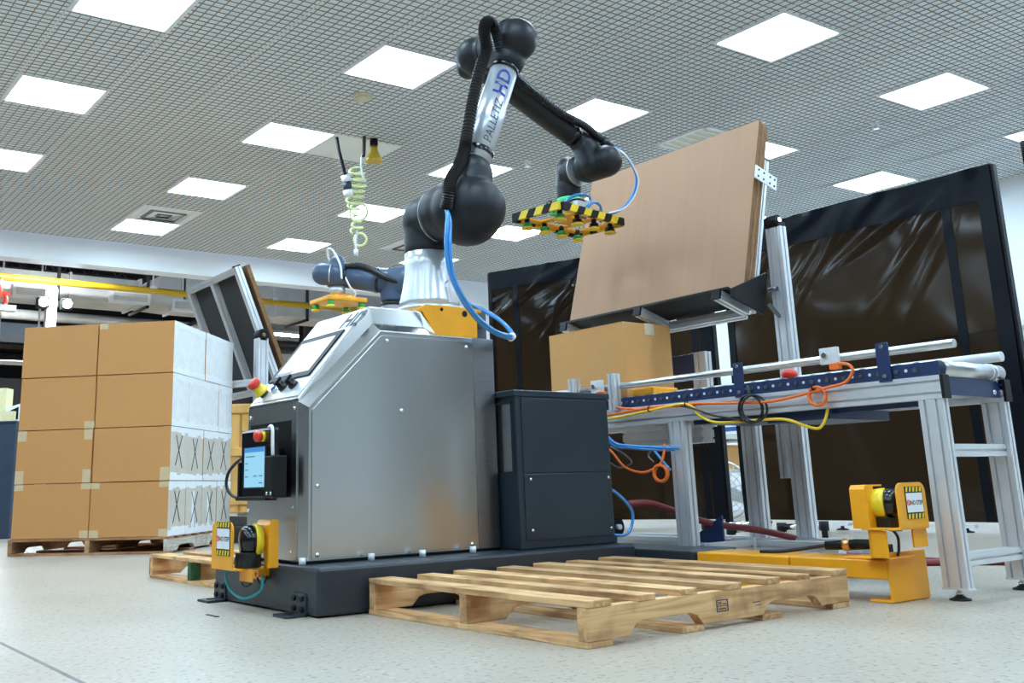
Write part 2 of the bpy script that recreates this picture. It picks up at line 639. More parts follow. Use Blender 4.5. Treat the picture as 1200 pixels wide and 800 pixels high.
ei = V((-0.0116, 1.0, 0)); ej = V((0.9993, -0.0364, 0)); oj = 0.1947
TI, TJ, I0, J0 = 0.634, 0.70, 4.00, 1.45


def cp(i, j, z=HC):
    p = ei * i + ej * (j + oj)
    return V((p.x, p.y, z))


def cell(n, k):
    return I0 + TI * n, J0 + TJ * k


NMIN, NMAX, KMIN, KMAX = -16, 13, -10, 14
mb = MB()
a, _ = cell(NMIN, 0); b_, _ = cell(NMAX + 1, 0)
_, c_ = cell(0, KMIN); d_, _ = 0, 0
_, d_ = cell(0, KMAX + 1)
lo = [cp(a, c_, HC + 0.002), cp(a, d_, HC + 0.002), cp(b_, d_, HC + 0.002), cp(b_, c_, HC + 0.002)]
mb.prism(lo, (0, 0, 0.05))
ceiling = struct(mb.build('ceiling', M['ceil_back'], loc=(0, 0, HC)))

# which ceiling cells carry a fitting instead of a grid tile
LIGHTS = [(n, k) for n in (-9, -6, -3, 0, 3, 6, 9, 12) for k in (-6, -3, 0, 3, 6, 9, 12) if not (n == 12 and k > 9)]
FIT = {(11, 3): 'diff', (11, 8): 'diff', (3, 8): 'grille', (6, 4): 'blank'}
taken = set(LIGHTS) | set(FIT)

# one open-cell grid tile: crossed blades, 10 x 10 cells
tile = bmesh.new()


def blade(bm, p, q, wdt, z0, z1):
    p = V(p); q = V(q); d = (q - p).normalized(); s = V((-d.y, d.x, 0)) * wdt / 2
    u0 = [bm.verts.new(V((x.x, x.y, z1))) for x in (p - s, q - s, q + s, p + s)]
    l0 = [bm.verts.new(V((x.x, x.y, z0))) for x in (p - s, q - s, q + s, p + s)]
    bm.faces.new(l0[::-1])
    bm.faces.new([l0[0], l0[1], u0[1], u0[0]])
    bm.faces.new([l0[2], l0[3], u0[3], u0[2]])


def tile_geo(bm, i, j):
    for k in range(10):
        t = (k + 0.5) / 10
        blade(bm, cp(i, j + TJ * t, 0), cp(i + TI, j + TJ * t, 0), 0.0050, -0.0025, 0.012)
        blade(bm, cp(i + TI * t, j, 0), cp(i + TI * t, j + TJ, 0), 0.0050, -0.0025, 0.012)


tile_geo(tile, 0, -oj)
tile_me = bpy.data.meshes.new('ceiling_tile')
tile.to_mesh(tile_me); tile.free()
tile_me.materials.append(M['ceil_blade'])
cells = [(n, k) for n in range(NMIN, NMAX + 1) for k in range(KMIN, KMAX + 1) if (n, k) not in taken]


def view_size(n, k):
    i, j = cell(n, k)
    d = cp(i + TI / 2, j + TJ / 2) - camo.location
    z = d.dot(cf)
    if z < 0.5:
        return 0
    x = d.dot(cr) / z; y = d.dot(cu) / z
    if not (-0.50 < x < 0.64 and -0.48 < y < 0.32):
        return 0
    return 1 / z


cells.sort(key=lambda c: -view_size(*c))
near = [c for c in cells if view_size(*c) > 0][:295]
far = [c for c in cells if c not in set(near)]
for (n, k) in near:
    i, j = cell(n, k)
    o = bpy.data.objects.new('ceiling_tile', tile_me)
    COL.objects.link(o)
    o.parent = ceiling
    o.location = cp(i, j, 0) - cp(0, -oj, 0)
bm = bmesh.new()
for (n, k) in far:
    i, j = cell(n, k)
    tile_geo(bm, i, j)
me = bpy.data.meshes.new('distant_ceiling_tiles')
bm.to_mesh(me); bm.free()
me.materials.append(M['ceil_blade'])
o = bpy.data.objects.new('distant_ceiling_tiles', me)
COL.objects.link(o)
o.parent = ceiling
o['kind'] = 'stuff'
mb = MB()
for k in range(KMIN, KMAX + 2):
    i0, j = cell(NMIN, k); i1, _ = cell(NMAX + 1, k)
    p = cp(i0, j); q = cp(i1, j)
    mb.beam(p - V((0, 0, 0.0005)), q - V((0, 0, 0.0005)), 0.009, 0.009)
mb.build('ceiling_bars', M['tbar'], ceiling)

# ceiling light panels -------------------------------------------------
LL = {
    (3, 0): 'square ceiling light cut by the top edge, left of the smoke detector',
    (6, 0): 'square ceiling light second from the top in the far left row',
    (9, 0): 'square ceiling light third from the top in the far left row, cut off',
    (12, 0): 'square ceiling light at the far left near the white fascia, mostly outside the frame',
    (3, 3): 'large square ceiling light between the smoke detector and the robot elbow',
    (6, 3): 'square ceiling light touching the plain white ceiling panel',
    (9, 3): 'square ceiling light above the tall carton stack, before the ceiling diffuser',
    (12, 3): 'square ceiling light beside the air diffuser near the white fascia',
    (3, 6): 'square ceiling light behind the black forearm of the large robot',
    (6, 6): 'square ceiling light partly hidden by the silver upper arm of the robot',
    (9, 6): 'square ceiling light seen behind the hanging coiled cable',
    (12, 6): 'square ceiling light above the small distant blue robot arm',
    (0, 6): 'square ceiling light at the top, above the cardboard sheets',
    (0, 9): 'square ceiling light upper right, above the dark curtain',
    (0, 12): 'square ceiling light cut by the right edge of the frame',
    (3, 9): 'square ceiling light peeking past the right edge of the cardboard sheets',
    (3, 12): 'square ceiling light just over the top edge of the right curtain',
    (9, 9): 'square ceiling light behind the black shoulder joint of the robot',
    (12, 9): 'square ceiling light lowest of those behind the silver robot base',
}
for (n, k) in LIGHTS:
    i, j = cell(n, k)
    c = cp(i + TI / 2, j + TJ / 2)
    lab = LL.get((n, k))
    if lab is None:
        lab = 'square ceiling light of the same grid outside the picture'
    t = thing('ceiling_light', lab, 'ceiling light', (c.x, c.y, HC), 0, 'square ceiling light panels')
    fr = 0.018
    mb = MB()
    P = [cp(i, j), cp(i, j + TJ), cp(i + TI, j + TJ), cp(i + TI, j)]
    Q = [cp(i + fr, j + fr + 0.015), cp(i + fr, j + TJ - fr - 0.015), cp(i + TI - fr, j + TJ - fr - 0.015), cp(i + TI - fr, j + fr + 0.015)]
    for s in range(4):
        e = (s + 1) % 4
        lo4 = [P[s], P[e], Q[e], Q[s]]
        mb.hexa([x + V((0, 0, -0.012)) for x in lo4] + [x + V((0, 0, 0.01)) for x in lo4])
    mb.build('light_frame', M['white'], t, fix=True)
    mb = MB()
    mb.hexa([x + V((0, 0, -0.004)) for x in Q] + [x + V((0, 0, 0.006)) for x in Q])
    mb.build('diffuser', M['panel'], t, fix=True)

# air diffusers, grille, plain panel -----------------------------------
for (n, k), lab in (((11, 3), 'white square air diffuser beside the ceiling light near the fascia, left'), ((11, 8), 'white air diffuser on the ceiling left of the silver robot base column')):
    i, j = cell(n, k)
    c = cp(i + TI / 2, j + TJ / 2)
    t = thing('air_diffuser', lab, 'air vent', (c.x, c.y, HC), 0, 'ceiling air diffusers')
    mb = MB(); mb.obox(c, ei * TI / 2, ej * TJ / 2, (0, 0, 0.006)); mb.build('face_plate', M['white'], t, fix=True)
    for q in range(4):
        s0 = 0.27 - q * 0.065
        mb = MB()
        for sx, sy in ((1, 0), (-1, 0), (0, 1), (0, -1)):
            cc = c + ei * sx * s0 + ej * sy * s0 + V((0, 0, -0.012))
            lng = ej * s0 if sx else ei * s0
            nrm = (ei * sx if sx else ej * sy)
            mb.obox(cc, lng, nrm * 0.02 + V((0, 0, 0.012)), (nrm.cross(lng.normalized())) * 0 + V((0, 0, 0.003)))
        mb.build('louvre', M['white'] if q % 2 == 0 else M['steel_dark'], t, fix=True)
i, j = cell(3, 8)
c = cp(i + TI / 2, j + TJ / 2)
t = thing('return_grille', 'white framed return air grille with pale yellow slots, above the cardboard sheets', 'air vent', (c.x, c.y, HC))
mb = MB(); mb.obox(c, ei * TI / 2, ej * TJ / 2, (0, 0, 0.004)); mb.build('filter', M['ivory'], t, fix=True)
mb = MB()
for s in (-1, 1):
    mb.obox(c + ei * s * (TI / 2 - 0.02) - V((0, 0, 0.008)), ei * 0.02, ej * TJ / 2, (0, 0, 0.008))
    mb.obox(c + ej * s * (TJ / 2 - 0.02) - V((0, 0, 0.008)), ei * TI / 2, ej * 0.02, (0, 0, 0.008))
mb.build('grille_frame', M['white'], t, fix=True)
for q in range(1, 6):
    mb = MB(); mb.obox(c + ei * (TI * (q / 6 - 0.5)) - V((0, 0, 0.008)), ei * 0.011, ej * (TJ / 2 - 0.02), (0, 0, 0.007)); mb.build('grille_bar', M['white'], t, fix=True)
i, j = cell(6, 4)
c = cp(i + TI / 2, j + TJ / 2)
mb = MB(); mb.obox(c, ei * TI / 2, ej * TJ / 2, (0, 0, 0.006))
tag(mb.build('blank_panel', M['white_cool'], fix=True), 'plain white ceiling panel with the cables hanging from it', 'ceiling panel')

t = thing('smoke_detector', 'round ivory smoke detector on the grid ceiling', 'smoke detector', (4.071, 6.727, HC))
mb = MB(); mb.lathe((4.071, 6.727, HC + 0.01), (0, 0, -1), [(0, 0.085), (0.02, 0.085), (0.03, 0.078)], 28); mb.build('mounting_ring', M['ivory'], t)
mb = MB(); mb.lathe((4.071, 6.727, HC - 0.02), (0, 0, -1), [(0, 0.065), (0.02, 0.06), (0.028, 0.03), (0.03, 0.0)], 28); mb.build('sensor_dome', M['ivory'], t)

# little sprinkler heads (white) -------------------------------------------------
for (x, y, lab) in ((6.43, 7.35, 'small white sprinkler head on the ceiling right of the hanging cables'), (8.55, 4.75, 'small white sprinkler head on the ceiling above the right curtain')):
    t = thing('sprinkler_head', lab, 'sprinkler', (x, y, HC), 0, 'ceiling sprinkler heads')
    mb = MB(); mb.cyl((x, y, HC + 0.01), (x, y, HC - 0.015), 0.04, 0.035, 16); mb.build('escutcheon', M['white'], t)
    mb = MB(); mb.cyl((x, y, HC - 0.014), (x, y, HC - 0.05), 0.012, 0.012, 10); mb.cyl((x, y, HC - 0.05), (x, y, HC - 0.055), 0.03, 0.03, 12); mb.build('nozzle', M['chrome'], t)

# fascia and walls -----------------------------------------------------
mb = MB()
fx = lambda x: 12.998 - 0.0293 * x
mb.prism([(-6, fx(-6), 3.39), (11.6, fx(11.6), 3.39), (11.6, fx(11.6) + 0.25, 3.39), (-6, fx(-6) + 0.25, 3.39)], (0, 0, 0.36))
struct(mb.build('trim_1', M['white_cool']))
mb = MB()
mb.prism([(-6, fx(-6) - 0.012, 3.375), (9.1, fx(9.1) - 0.012, 3.375), (9.1, fx(9.1) + 0.26, 3.375), (-6, fx(-6) + 0.26, 3.375)], (0, 0, 0.03))
struct(mb.build('trim_2', M['white']))
mb = MB(); mb.prism([(9.1, fx(9.1) + 0.02, 0), (11.6, fx(11.6) + 0.02, 0), (11.6, fx(11.6) + 0.22, 0), (9.1, fx(9.1) + 0.22, 0)], (0, 0, 3.39))
struct(mb.build('wall_partition', M['white']))
mb = MB(); mb.box(11.54, 11.8, -6, 30, 0, 6.4); struct(mb.build('wall_right', M['white']))
mb = MB(); mb.box(-6.2, -6, -6, 30, 0, 6.4); struct(mb.build('wall_left', M['greywall']))
mb = MB(); mb.box(-6, 11.6, -6.2, -6, 0, 4.0); struct(mb.build('wall_back', M['greywall2']))
mb = MB(); mb.box(7.2, 8.15, -6.0, -5.95, 0, 2.6); struct(mb.build('added_white_panel', M['white'], bevel=0.01))  # unseen white panel, added as a bright reflection for the steel side
mb = MB(); mb.box(8.95, 10.7, -6.0, -5.9, 0, 3.95); struct(mb.build('added_brown_panel', mat('dark_brown_reflector', (0.045, 0.028, 0.018), 0.5, var=0.15, scale=4), bevel=0.01))  # dark brown panel added behind the camera for the steel to mirror
mb = MB(); mb.box(8.22, 8.55, -6.0, -5.8, 0, 3.95); struct(mb.build('added_dark_column', M['darkwall']))  # unseen dark column added to put a dark streak in the steel
mb = MB(); mb.box(8.6, 8.9, -6.0, -5.8, 0, 3.95); struct(mb.build('added_white_column', M['white']))  # unseen white column added to put a bright streak in the steel
mb = MB(); mb.box(-6, 11.8, 27, 27.2, 0, 6.4); struct(mb.build('wall_far', M['darkwall']))
mb = MB(); mb.box(-6, 11.8, 12.9, 27.2, 6.2, 6.4); struct(mb.build('ceiling_2', M['roofdark']))

#@@PART2
# ================================================================== PALLETS
def stringer_mesh(L, h, wdt, y0, z0, mb, chip=0):
    n = [(0, 0), (L * 0.13, 0), (L * 0.155, 0.030), (L * 0.18, 0.037), (L * 0.34, 0.037), (L * 0.365, 0.028), (L * 0.385, 0), (L * 0.615, 0), (L * 0.635, 0.028), (L * 0.66, 0.037), (L * 0.82, 0.037), (L * 0.845, 0.030), (L * 0.87, 0), (L, 0), (L, h), (0, h)]
    mb.prism([(x, y0, z0 + z) for x, z in n], (0, wdt, 0))


def pallet(label, loc, rotz, L, W, mats, boards=7, group=None, seed=1, low=4, jitter=0.012):
    rnd = random.Random(seed)
    t = thing('wooden_pallet', label, 'pallet', loc, rotz, group)
    bt, sh, sw = 0.017, 0.088, 0.036
    for k, y in enumerate((0.0, W / 2 - sw / 2, W - sw)):
        mb = MB(); stringer_mesh(L, sh, sw, y, bt, mb)
        mb.build('stringer', mats[1], t, local=True, bevel=0.0025)
    for k in range(boards):
        bw = 0.098 if k in (0, boards - 1) else 0.085 + rnd.uniform(-0.008, 0.008)
        x = 0.0 if k == 0 else (L - bw if k == boards - 1 else (L - 0.09) * k / (boards - 1) + rnd.uniform(-jitter, jitter))
        e0 = rnd.uniform(-0.006, 0.004); e1 = rnd.uniform(-0.006, 0.006); sk = rnd.uniform(-0.006, 0.006)
        mb = MB()
        z0 = bt + sh; z1 = z0 + bt + rnd.uniform(-0.001, 0.002)
        mb.hexa([(x, e0, z0), (x + bw, e0 + rnd.uniform(-.004, .004), z0), (x + bw + sk, W + e1, z0), (x + sk, W + e1 + rnd.uniform(-.004, .004), z0),
                 (x, e0, z1), (x + bw, e0, z1), (x + bw + sk, W + e1, z1), (x + sk, W + e1, z1)])
        mb.build('deck_board', mats[0], t, local=True, bevel=0.002, fix=True)
    for k in range(low):
        bw = 0.10
        x = (L - bw) * k / (low - 1)
        mb = MB(); mb.box(x, x + bw, rnd.uniform(-0.004, 0.003), W + rnd.uniform(-0.004, 0.004), 0, bt)
        mb.build('bottom_board', mats[0], t, local=True, bevel=0.002)
    return t


fp = pallet('pale pine pallet on the floor in the foreground beside the dark base', (1.944, 2.072, 0), 0.0135, 1.25, 1.100, (M['wood'], M['wood_s']), 7, 'wooden pallets', 3)
# branded stamp burnt into the near stringer
mb = MB()
for (x0, x1, z0, z1) in ((0.545, 0.549, 0.045, 0.080), (0.596, 0.600, 0.045, 0.080), (0.549, 0.596, 0.045, 0.048), (0.549, 0.596, 0.077, 0.080), (0.549, 0.596, 0.061, 0.063),
                         (0.555, 0.559, 0.066, 0.074), (0.564, 0.568, 0.066, 0.074), (0.575, 0.590, 0.066, 0.069), (0.555, 0.590, 0.052, 0.055), (0.72, 0.76, 0.058, 0.060), (0.73, 0.765, 0.048, 0.050)):
    mb.box(x0, x1, -0.0012, 0.001, z0, z1)
mb.build('burnt_stamp', M['ink_grey'], fp, local=True, props={'kind': 'stuff'})
# splinters under the far stringer
mb = MB()
for (x, z, dx, dz) in ((0.36, 0.045, 0.05, -0.028), (0.35, 0.05, 0.06, -0.012), (0.40, 0.05, 0.04, 0.012)):
    mb.beam((x, 1.064, z), (x + dx, 1.052, z + dz), 0.003, 0.002)
mb.build('splinter', M['wood_s'], fp, local=True)

p2 = pallet('empty worn pallet behind the dark base, left of the yellow scanner guard', (1.925, 4.30, 0), 0.0, 1.22, 1.12, (M['wood'], M['wood_s']), 7, 'wooden pallets', 11)
mb = MB(); mb.box(-0.002, 0.05, 0.540, 0.580, 0.018, 0.104)
mb.build('green_paint_patch', mat('dark_green_paint', (0.03, 0.10, 0.04), 0.7, var=0.4, scale=40), p2, local=True)
mb = MB(); mb.box(-0.002, 0.03, 1.118, 1.123, 0.018, 0.104)
mb.build('red_paint_end', mat('dark_red_paint', (0.28, 0.05, 0.03), 0.7, var=0.3, scale=40), p2, local=True)

SO = V((2.755, 7.395, 0)); SA = math.radians(46.5)
p3 = pallet('reddish brown pallet carrying the tall stack of cartons', SO, SA, 1.365, 1.28, (M['wood_red'], M['wood_reds']), 8, 'wooden pallets', 21)
for ch in p3.children:
    if ch.name.startswith('stringer') and min(v.co.y for v in ch.data.vertices) < 0.01:
        ch.data.materials[0] = M['wood_pale']

# ================================================================== CARTON STACK
rows = ('bottom', 'second', 'third', 'top')
ZB = 0.1245; CH = 0.4085; CW = 0.626; CD = 0.334


def carton(row, colm, k):
    """colm 0 = right column (white ends face the aisle), 1 = left column; k = depth position"""
    rnd = random.Random(row * 31 + colm * 7 + k * 3)
    j = lambda s=0.004: rnd.uniform(-s, s)
    x0 = k * CD + 0.002 + j(0.003); x1 = x0 + CD - 0.004
    y0 = (0.008 if colm == 0 else 0.008 + CW + 0.006) + j(0.004); y1 = y0 + CW - 0.004
    z0 = ZB + row * CH; z1 = z0 + CH - 0.005
    rowname = rows[row]
    if k == 0:
        lab = 'kraft carton, %s row, front %s of the tall stack' % (rowname, 'right' if colm == 0 else 'left')
    else:
        lab = 'white ended carton, %s row, %s of the tall stack' % (rowname, ('', 'second from the front', 'third from the front', 'farthest back')[k])
    t = thing('carton', lab, 'box', SO, SA, 'cartons on the tall stack')
    mb = MB()
    mb.box(x0, x1, y0, y1, z0, z1)
    mb.bm.faces.ensure_lookup_table()
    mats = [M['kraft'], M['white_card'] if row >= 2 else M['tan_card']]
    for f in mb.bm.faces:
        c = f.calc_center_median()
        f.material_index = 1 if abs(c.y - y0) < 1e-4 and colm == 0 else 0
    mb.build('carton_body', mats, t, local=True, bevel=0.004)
    # flap joint along the top edge of the front
    if k == 0:
        mb = MB(); mb.box(x0 - 0.0008, x0 + 0.003, y0 + 0.004, y1 - 0.004, z1 - 0.004, z1 - 0.002)
        mb.build('flap_edge', M['kraft2'], t, local=True)
        spots = {(0, 0): [(0, 0), (1, 0), (1, 1), (0, 1)], (0, 1): [(0, 0), (1, 1), (0, 1)], (1, 1): [(0, 0), (1, 0), (0, 1), (1, 1)], (2, 1): [(0, 0)], (3, 0): [(1, 1)], (1, 0): [(0, 0)]}.get((row, colm), [])
        for (a, b) in spots:
            ty = (y0, y0 + 0.075) if a == 0 else (y1 - 0.075, y1)
            hh = 0.10 if row == 1 else 0.055
            tz = (z0, z0 + hh) if b == 0 else (z1 - hh * 0.8, z1)
            mb = MB(); mb.box(x0 - 0.0015, x0 + 0.001, ty[0] + j(0.008), ty[1] + j(0.008), tz[0], tz[1])
            mb.build('tape_patch', M['tape'], t, local=True)
    if colm == 0:
        # white tape along the upper and lower edge of the end panel
        for zz, hh in ((z1, -1), (z0, 1)):
            n = 5
            for q in range(n):
                a = x0 + (x1 - x0) * q / n; b = x0 + (x1 - x0) * (q + 1) / n
                h = 0.035 + rnd.random() * 0.035
                mb = MB(); mb.box(a, b + 0.0005, y0 - 0.0016, y0 + 0.001, zz, zz + hh * h)
                mb.build('white_tape', M['tape_white'], t, local=True)
        if row == 0 and k in (1, 2) or (row == 2 and k == 3):
            mb = MB(); mb.box(x0 + 0.12, x0 + 0.17, y0 - 0.0017, y0 + 0.001, z0 + 0.03, z1 - 0.08)
            mb.build('white_tape', M['tape_white'], t, local=True)
        if row < 2:
            cx, cz = (x0 + x1) / 2 + j(0.02), (z0 + z1) / 2 + j(0.02)
            mb = MB()
            for s in (-1, 1):
                p = V((cx - 0.065 * s, y0 - 0.0018, cz - 0.12 + j(0.012))); q = V((cx + 0.055 * s + j(0.01), y0 - 0.0018, cz + 0.12))
                mb.beam(p, q, 0.0012, 0.012, up=V((0, 1, 0)).cross((q - p)))
            mb.build('marker_cross', M['ink'], t, local=True)
    return t


for r_ in range(4):
    for k in range(4):
        carton(r_, 0, k)
    carton(r_, 1, 0)

# carton on the conveyor -------------------------------------------------
t = thing('conveyor_carton', 'kraft carton waiting on the roller conveyor below the cardboard sheets', 'box', (3.80, 3.76, 0.842))
mb = MB(); mb.box(3.62, 3.97, 3.47, 4.03, 0.842, 1.225)
mb.build('carton_body', M['kraft2'], t, bevel=0.004)
mb = MB(); mb.box(3.775, 3.845, 3.468, 3.4695, 1.165, 1.2255); mb.box(3.775, 3.845, 3.468, 4.03, 1.2252, 1.2262)
mb.build('tape_strip', mat('pale_packing_tape', (0.68, 0.55, 0.38), 0.35, var=0.05), t)
mb = MB(); mb.box(3.619, 3.6205, 3.473, 4.027, 1.219, 1.2225)
mb.build('flap_edge', M['kraft'], t)

# ================================================================== MACHINE BASE
t = thing('machine_base', 'low slate grey steel platform carrying the stainless control cabinet', 'machine base', (2.55, 3.65, 0))
mb = MB(); mb.box(1.735, 3.32, 3.195, 4.10, 0.004, 0.168)
mb.build('platform', M['base'], t, bevel=0.012)
mb = MB(); mb.box(3.322, 3.62, 2.885, 4.10, 0.004, 0.146)
mb.build('cross_member', M['base'], t, bevel=0.006)
for y in (3.33, 4.03):
    mb = MB()
    mb.prism([(1.728, y - 0.055, 0.0), (1.728, y + 0.055, 0.0), (1.728, y + 0.055, 0.068), (1.728, y + 0.045, 0.078), (1.728, y - 0.045, 0.078), (1.728, y - 0.055, 0.068)], (0.008, 0, 0))
    mb.box(1.655, 1.736, y - 0.055, y + 0.055, 0.0, 0.010)
    fb = mb.build('anchor_bracket', M['base'], t, bevel=0.002)
    for dy in (-0.03, 0.03):
        for z in (0.025, 0.060):
            mb = MB(); mb.cyl((1.729, y + dy, z), (1.720, y + dy, z), 0.0105, 0.0095, 14)
            mb.build('bolt', M['black'], fb)
    mb = MB(); mb.cyl((1.69, y, 0.008), (1.69, y, 0.014), 0.016, 0.016, 16)
    mb.build('washer', M['black'], fb)

# ================================================================== CONTROL CABINET
cab = thing('control_cabinet', 'brushed stainless control cabinet with sloped screen panel under the large robot', 'machine cabinet', (2.25, 3.65, 0.168))
zb = 0.178
A = [(1.800, zb), (1.800, .745), (2.128, 1.063), (2.372, 1.063), (2.425, 1.063), (2.60, 1.063), (2.60, zb)]
B = [(1.775, zb), (1.775, .768), (2.112, 1.098), (2.368, 1.098), (2.432, 1.072), (2.60, 1.072), (2.60, zb)]
Cc = [(1.775, zb), (1.775, .785), (2.100, 1.168), (2.352, 1.168), (2.434, 1.073), (2.60, 1.073), (2.60, zb)]
mb = MB()
rings = []
for prof, y in ((A, 3.39), (B, 3.425), (Cc, 3.432), (Cc, 3.868), (B, 3.875), (A, 3.91)):
    rings.append([mb.bm.verts.new((x, y, z)) for x, z in prof])
for R0, R1 in zip(rings, rings[1:]):
    for i in range(7):
        k = (i + 1) % 7
        mb._face([R0[i], R1[i], R1[k], R0[k]])
mb._face(rings[0]); mb._face(rings[-1][::-1])
mb.build('cabinet_shell', M['steel'], cab, bevel=0.003, fix=True)
mb = MB(); mb.box(2.602, 2.715, 3.392, 3.908, zb, 1.064)
mb.build('rear_panel', mat('dark_brushed_steel', (0.30, 0.30, 0.31), 0.30, 1.0, var=0.06, scale=6, stretch=(1, 1, 30), aniso=0.6), cab, bevel=0.003)
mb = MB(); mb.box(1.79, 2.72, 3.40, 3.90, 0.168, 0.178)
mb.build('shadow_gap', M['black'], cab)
# side panel: a separate thin sheet with screws
mb = MB()
mb.prism([(1.812, 3.389, zb + 0.008), (1.812, 3.389, .735), (2.130, 3.389, 1.045), (2.588, 3.389, 1.045), (2.588, 3.389, zb + 0.008)], (0, -0.003, 0))
sp = mb.build('side_panel', M['steel'], cab, bevel=0.001)
for (x, z) in ((1.835, .45), (2.155, 1.022), (2.22, .74), (1.835, .20), (2.56, .20), (2.56, 1.02)):
    mb = MB(); mb.lathe((x, 3.386, z), (0, -1, 0), [(0, 0.009), (0.003, 0.0085), (0.006, 0.005), (0.0065, 0.0)], 14)
    mb.build('screw', M['chrome'], sp)
# front plate with pendant recess
mb = MB()
y0, y1, z0, z1 = 3.475, 3.845, .412, .702
for (a, b, c, d) in ((3.434, 3.866, z1, .772), (3.434, 3.866, zb + 0.004, z0), (3.434, y0, z0, z1), (y1, 3.866, z0, z1)):
    mb.box(1.7705, 1.7752, a, b, c, d)
fpn = mb.build('front_plate', M['steel_plain'], cab)
mb = MB(); mb.box(1.7715, 1.7755, y0 - 0.001, y1 + 0.001, z0 - 0.001, z1 + 0.001)
mb.build('pendant_recess', M['black'], fpn)
for (y, z) in ((3.45, .745), (3.845, .735), (3.46, .375), (3.85, .36), (3.47, .21), (3.60, .215), (3.85, .21)):
    mb = MB(); mb.lathe((1.7705, y, z), (-1, 0, 0), [(0, 0.008), (0.003, 0.0075), (0.006, 0.004), (0.0062, 0)], 12)
    mb.build('screw', M['chrome'], fpn)
# feet bolts on the base around the shell
for (x, y) in ((1.765, 3.37), (2.045, 3.345), (2.275, 3.335), (2.52, 3.33)):
    mb = MB(); mb.cyl((x, y, 0.168), (x, y, 0.195), 0.013, 0.013, 14)
    mb.build('levelling_bolt', M['galv'], cab)
# sloped face items
o0 = V((1.775, 0, .785)); us = V((.325, 0, .383)).normalized(); ns = V((-us.z, 0, us.x))


def sl(s, y, h=0.0):
    return o0 + us * s + V((0, y, 0)) + ns * h


def slab(mb, s0, s1, y0, y1, h0, h1):
    return mb.hexa([sl(s0, y0, h0), sl(s0, y1, h0), sl(s1, y1, h0), sl(s1, y0, h0), sl(s0, y0, h1), sl(s0, y1, h1), sl(s1, y1, h1), sl(s1, y0, h1)])


mb = MB(); slab(mb, 0.012, 0.495, 3.442, 3.858, 0.0005, 0.003)
fpl = mb.build('sloped_plate', mat('satin_panel_plate', (0.82, 0.83, 0.85), 0.38, 0.55, var=0.02, scale=20), cab, fix=True)
mb = MB(); slab(mb, 0.118, 0.372, 3.478, 3.862 - 0.02, 0.003, 0.010)
scr = mb.build('touch_screen', M['black'], cab, bevel=0.002, fix=True)
mb = MB(); slab(mb, 0.146, 0.340, 3.512, 3.808, 0.010, 0.0115)
mb.build('screen_glass', M['hmi'], scr, fix=True)
mb = MB(); slab(mb, 0.146, 0.162, 3.66, 3.808, 0.0115, 0.012)
mb.build('screen_footer', M['steel_dark'], scr, fix=True)
text_on_plane('logo_letters', 'HD', 0.115, sl(0.395, 3.565, 0.004), (0, -1, 0), us, M['ink_grey'], fpl, bold=0.004, shear=0.15)
text_on_plane('logo_word', 'PALLETIZ', 0.058, sl(0.395, 3.815, 0.004), (0, -1, 0), us, M['galv'], fpl, shear=0.15)
# emergency stop, button, two selector knobs
mb = MB()
mb.lathe(sl(0.055, 3.795, 0.003), ns, [(0, 0.020), (0.030, 0.020)], 20)
es = mb.build('emergency_stop', M['ink_grey'], cab)
mb = MB(); mb.lathe(sl(0.055, 3.795, 0.018), ns, [(0, 0.034), (0.004, 0.036), (0.008, 0.034), (0.010, 0.024), (0.034, 0.022), (0.036, 0.016)], 24)
mb.build('yellow_collar', M['yellow2'], es)
mb = MB(); mb.lathe(sl(0.055, 3.795, 0.052), ns, [(0, 0.016), (0.006, 0.026), (0.022, 0.028), (0.030, 0.024), (0.034, 0.0)], 24)
mb.build('red_mushroom', M['red'], es)
mb = MB(); mb.lathe(sl(0.070, 3.715, 0.003), ns, [(0, 0.018), (0.010, 0.018), (0.012, 0.014)], 20)
pb = mb.build('push_button', M['chrome'], cab)
mb = MB(); mb.lathe(sl(0.070, 3.715, 0.012), ns, [(0, 0.013), (0.008, 0.012), (0.009, 0.0)], 20)
mb.build('blue_cap', M['backblue'], pb)
for y in (3.645, 3.555):
    mb = MB(); mb.lathe(sl(0.075, y, 0.003), ns, [(0, 0.022), (0.012, 0.022), (0.014, 0.018), (0.034, 0.017), (0.035, 0.0)], 20)
    kn = mb.build('selector_knob', M['blackgloss'], cab)
    mb = MB(); slab(mb, 0.055, 0.095, y - 0.006, y + 0.006, 0.036, 0.048)
    mb.build('knob_handle', M['black'], kn, fix=True)
# yellow robot mount bracket
mb = MB()
poly = [(2.33, 3.442, 1.170), (2.385, 3.442, 1.197), (2.455, 3.442, 1.207), (2.672, 3.442, 1.205), (2.668, 3.442, 1.074), (2.430, 3.442, 1.074), (2.405, 3.442, 1.125), (2.372, 3.442, 1.172)]
mb.prism(poly, (0, 0.016, 0))
mb.box(2.40, 2.70, 3.45, 3.85, 1.190, 1.206)
mb.prism([(p[0], 3.842, p[2]) for p in poly], (0, 0.016, 0))
br = mb.build('robot_mount', M['yellow'], cab, bevel=0.002, fix=True)
for (x, z, r) in ((2.475, 1.188, 0.008), (2.60, 1.178, 0.014), (2.637, 1.181, 0.008)):
    mb = MB(); mb.cyl((x, 3.4418, z), (x, 3.4405, z), r, r, 16)
    mb.build('hole', M['black'], br)
mb = MB(); mb.box(2.70, 2.74, 3.50, 3.56, 1.08, 1.20); mb.box(2.745, 2.78, 3.52, 3.56, 1.02, 1.21); mb.box(2.71, 2.735, 3.485, 3.50, 1.13, 1.17)
mb.build('valve_block', M['steel_dark'], cab)

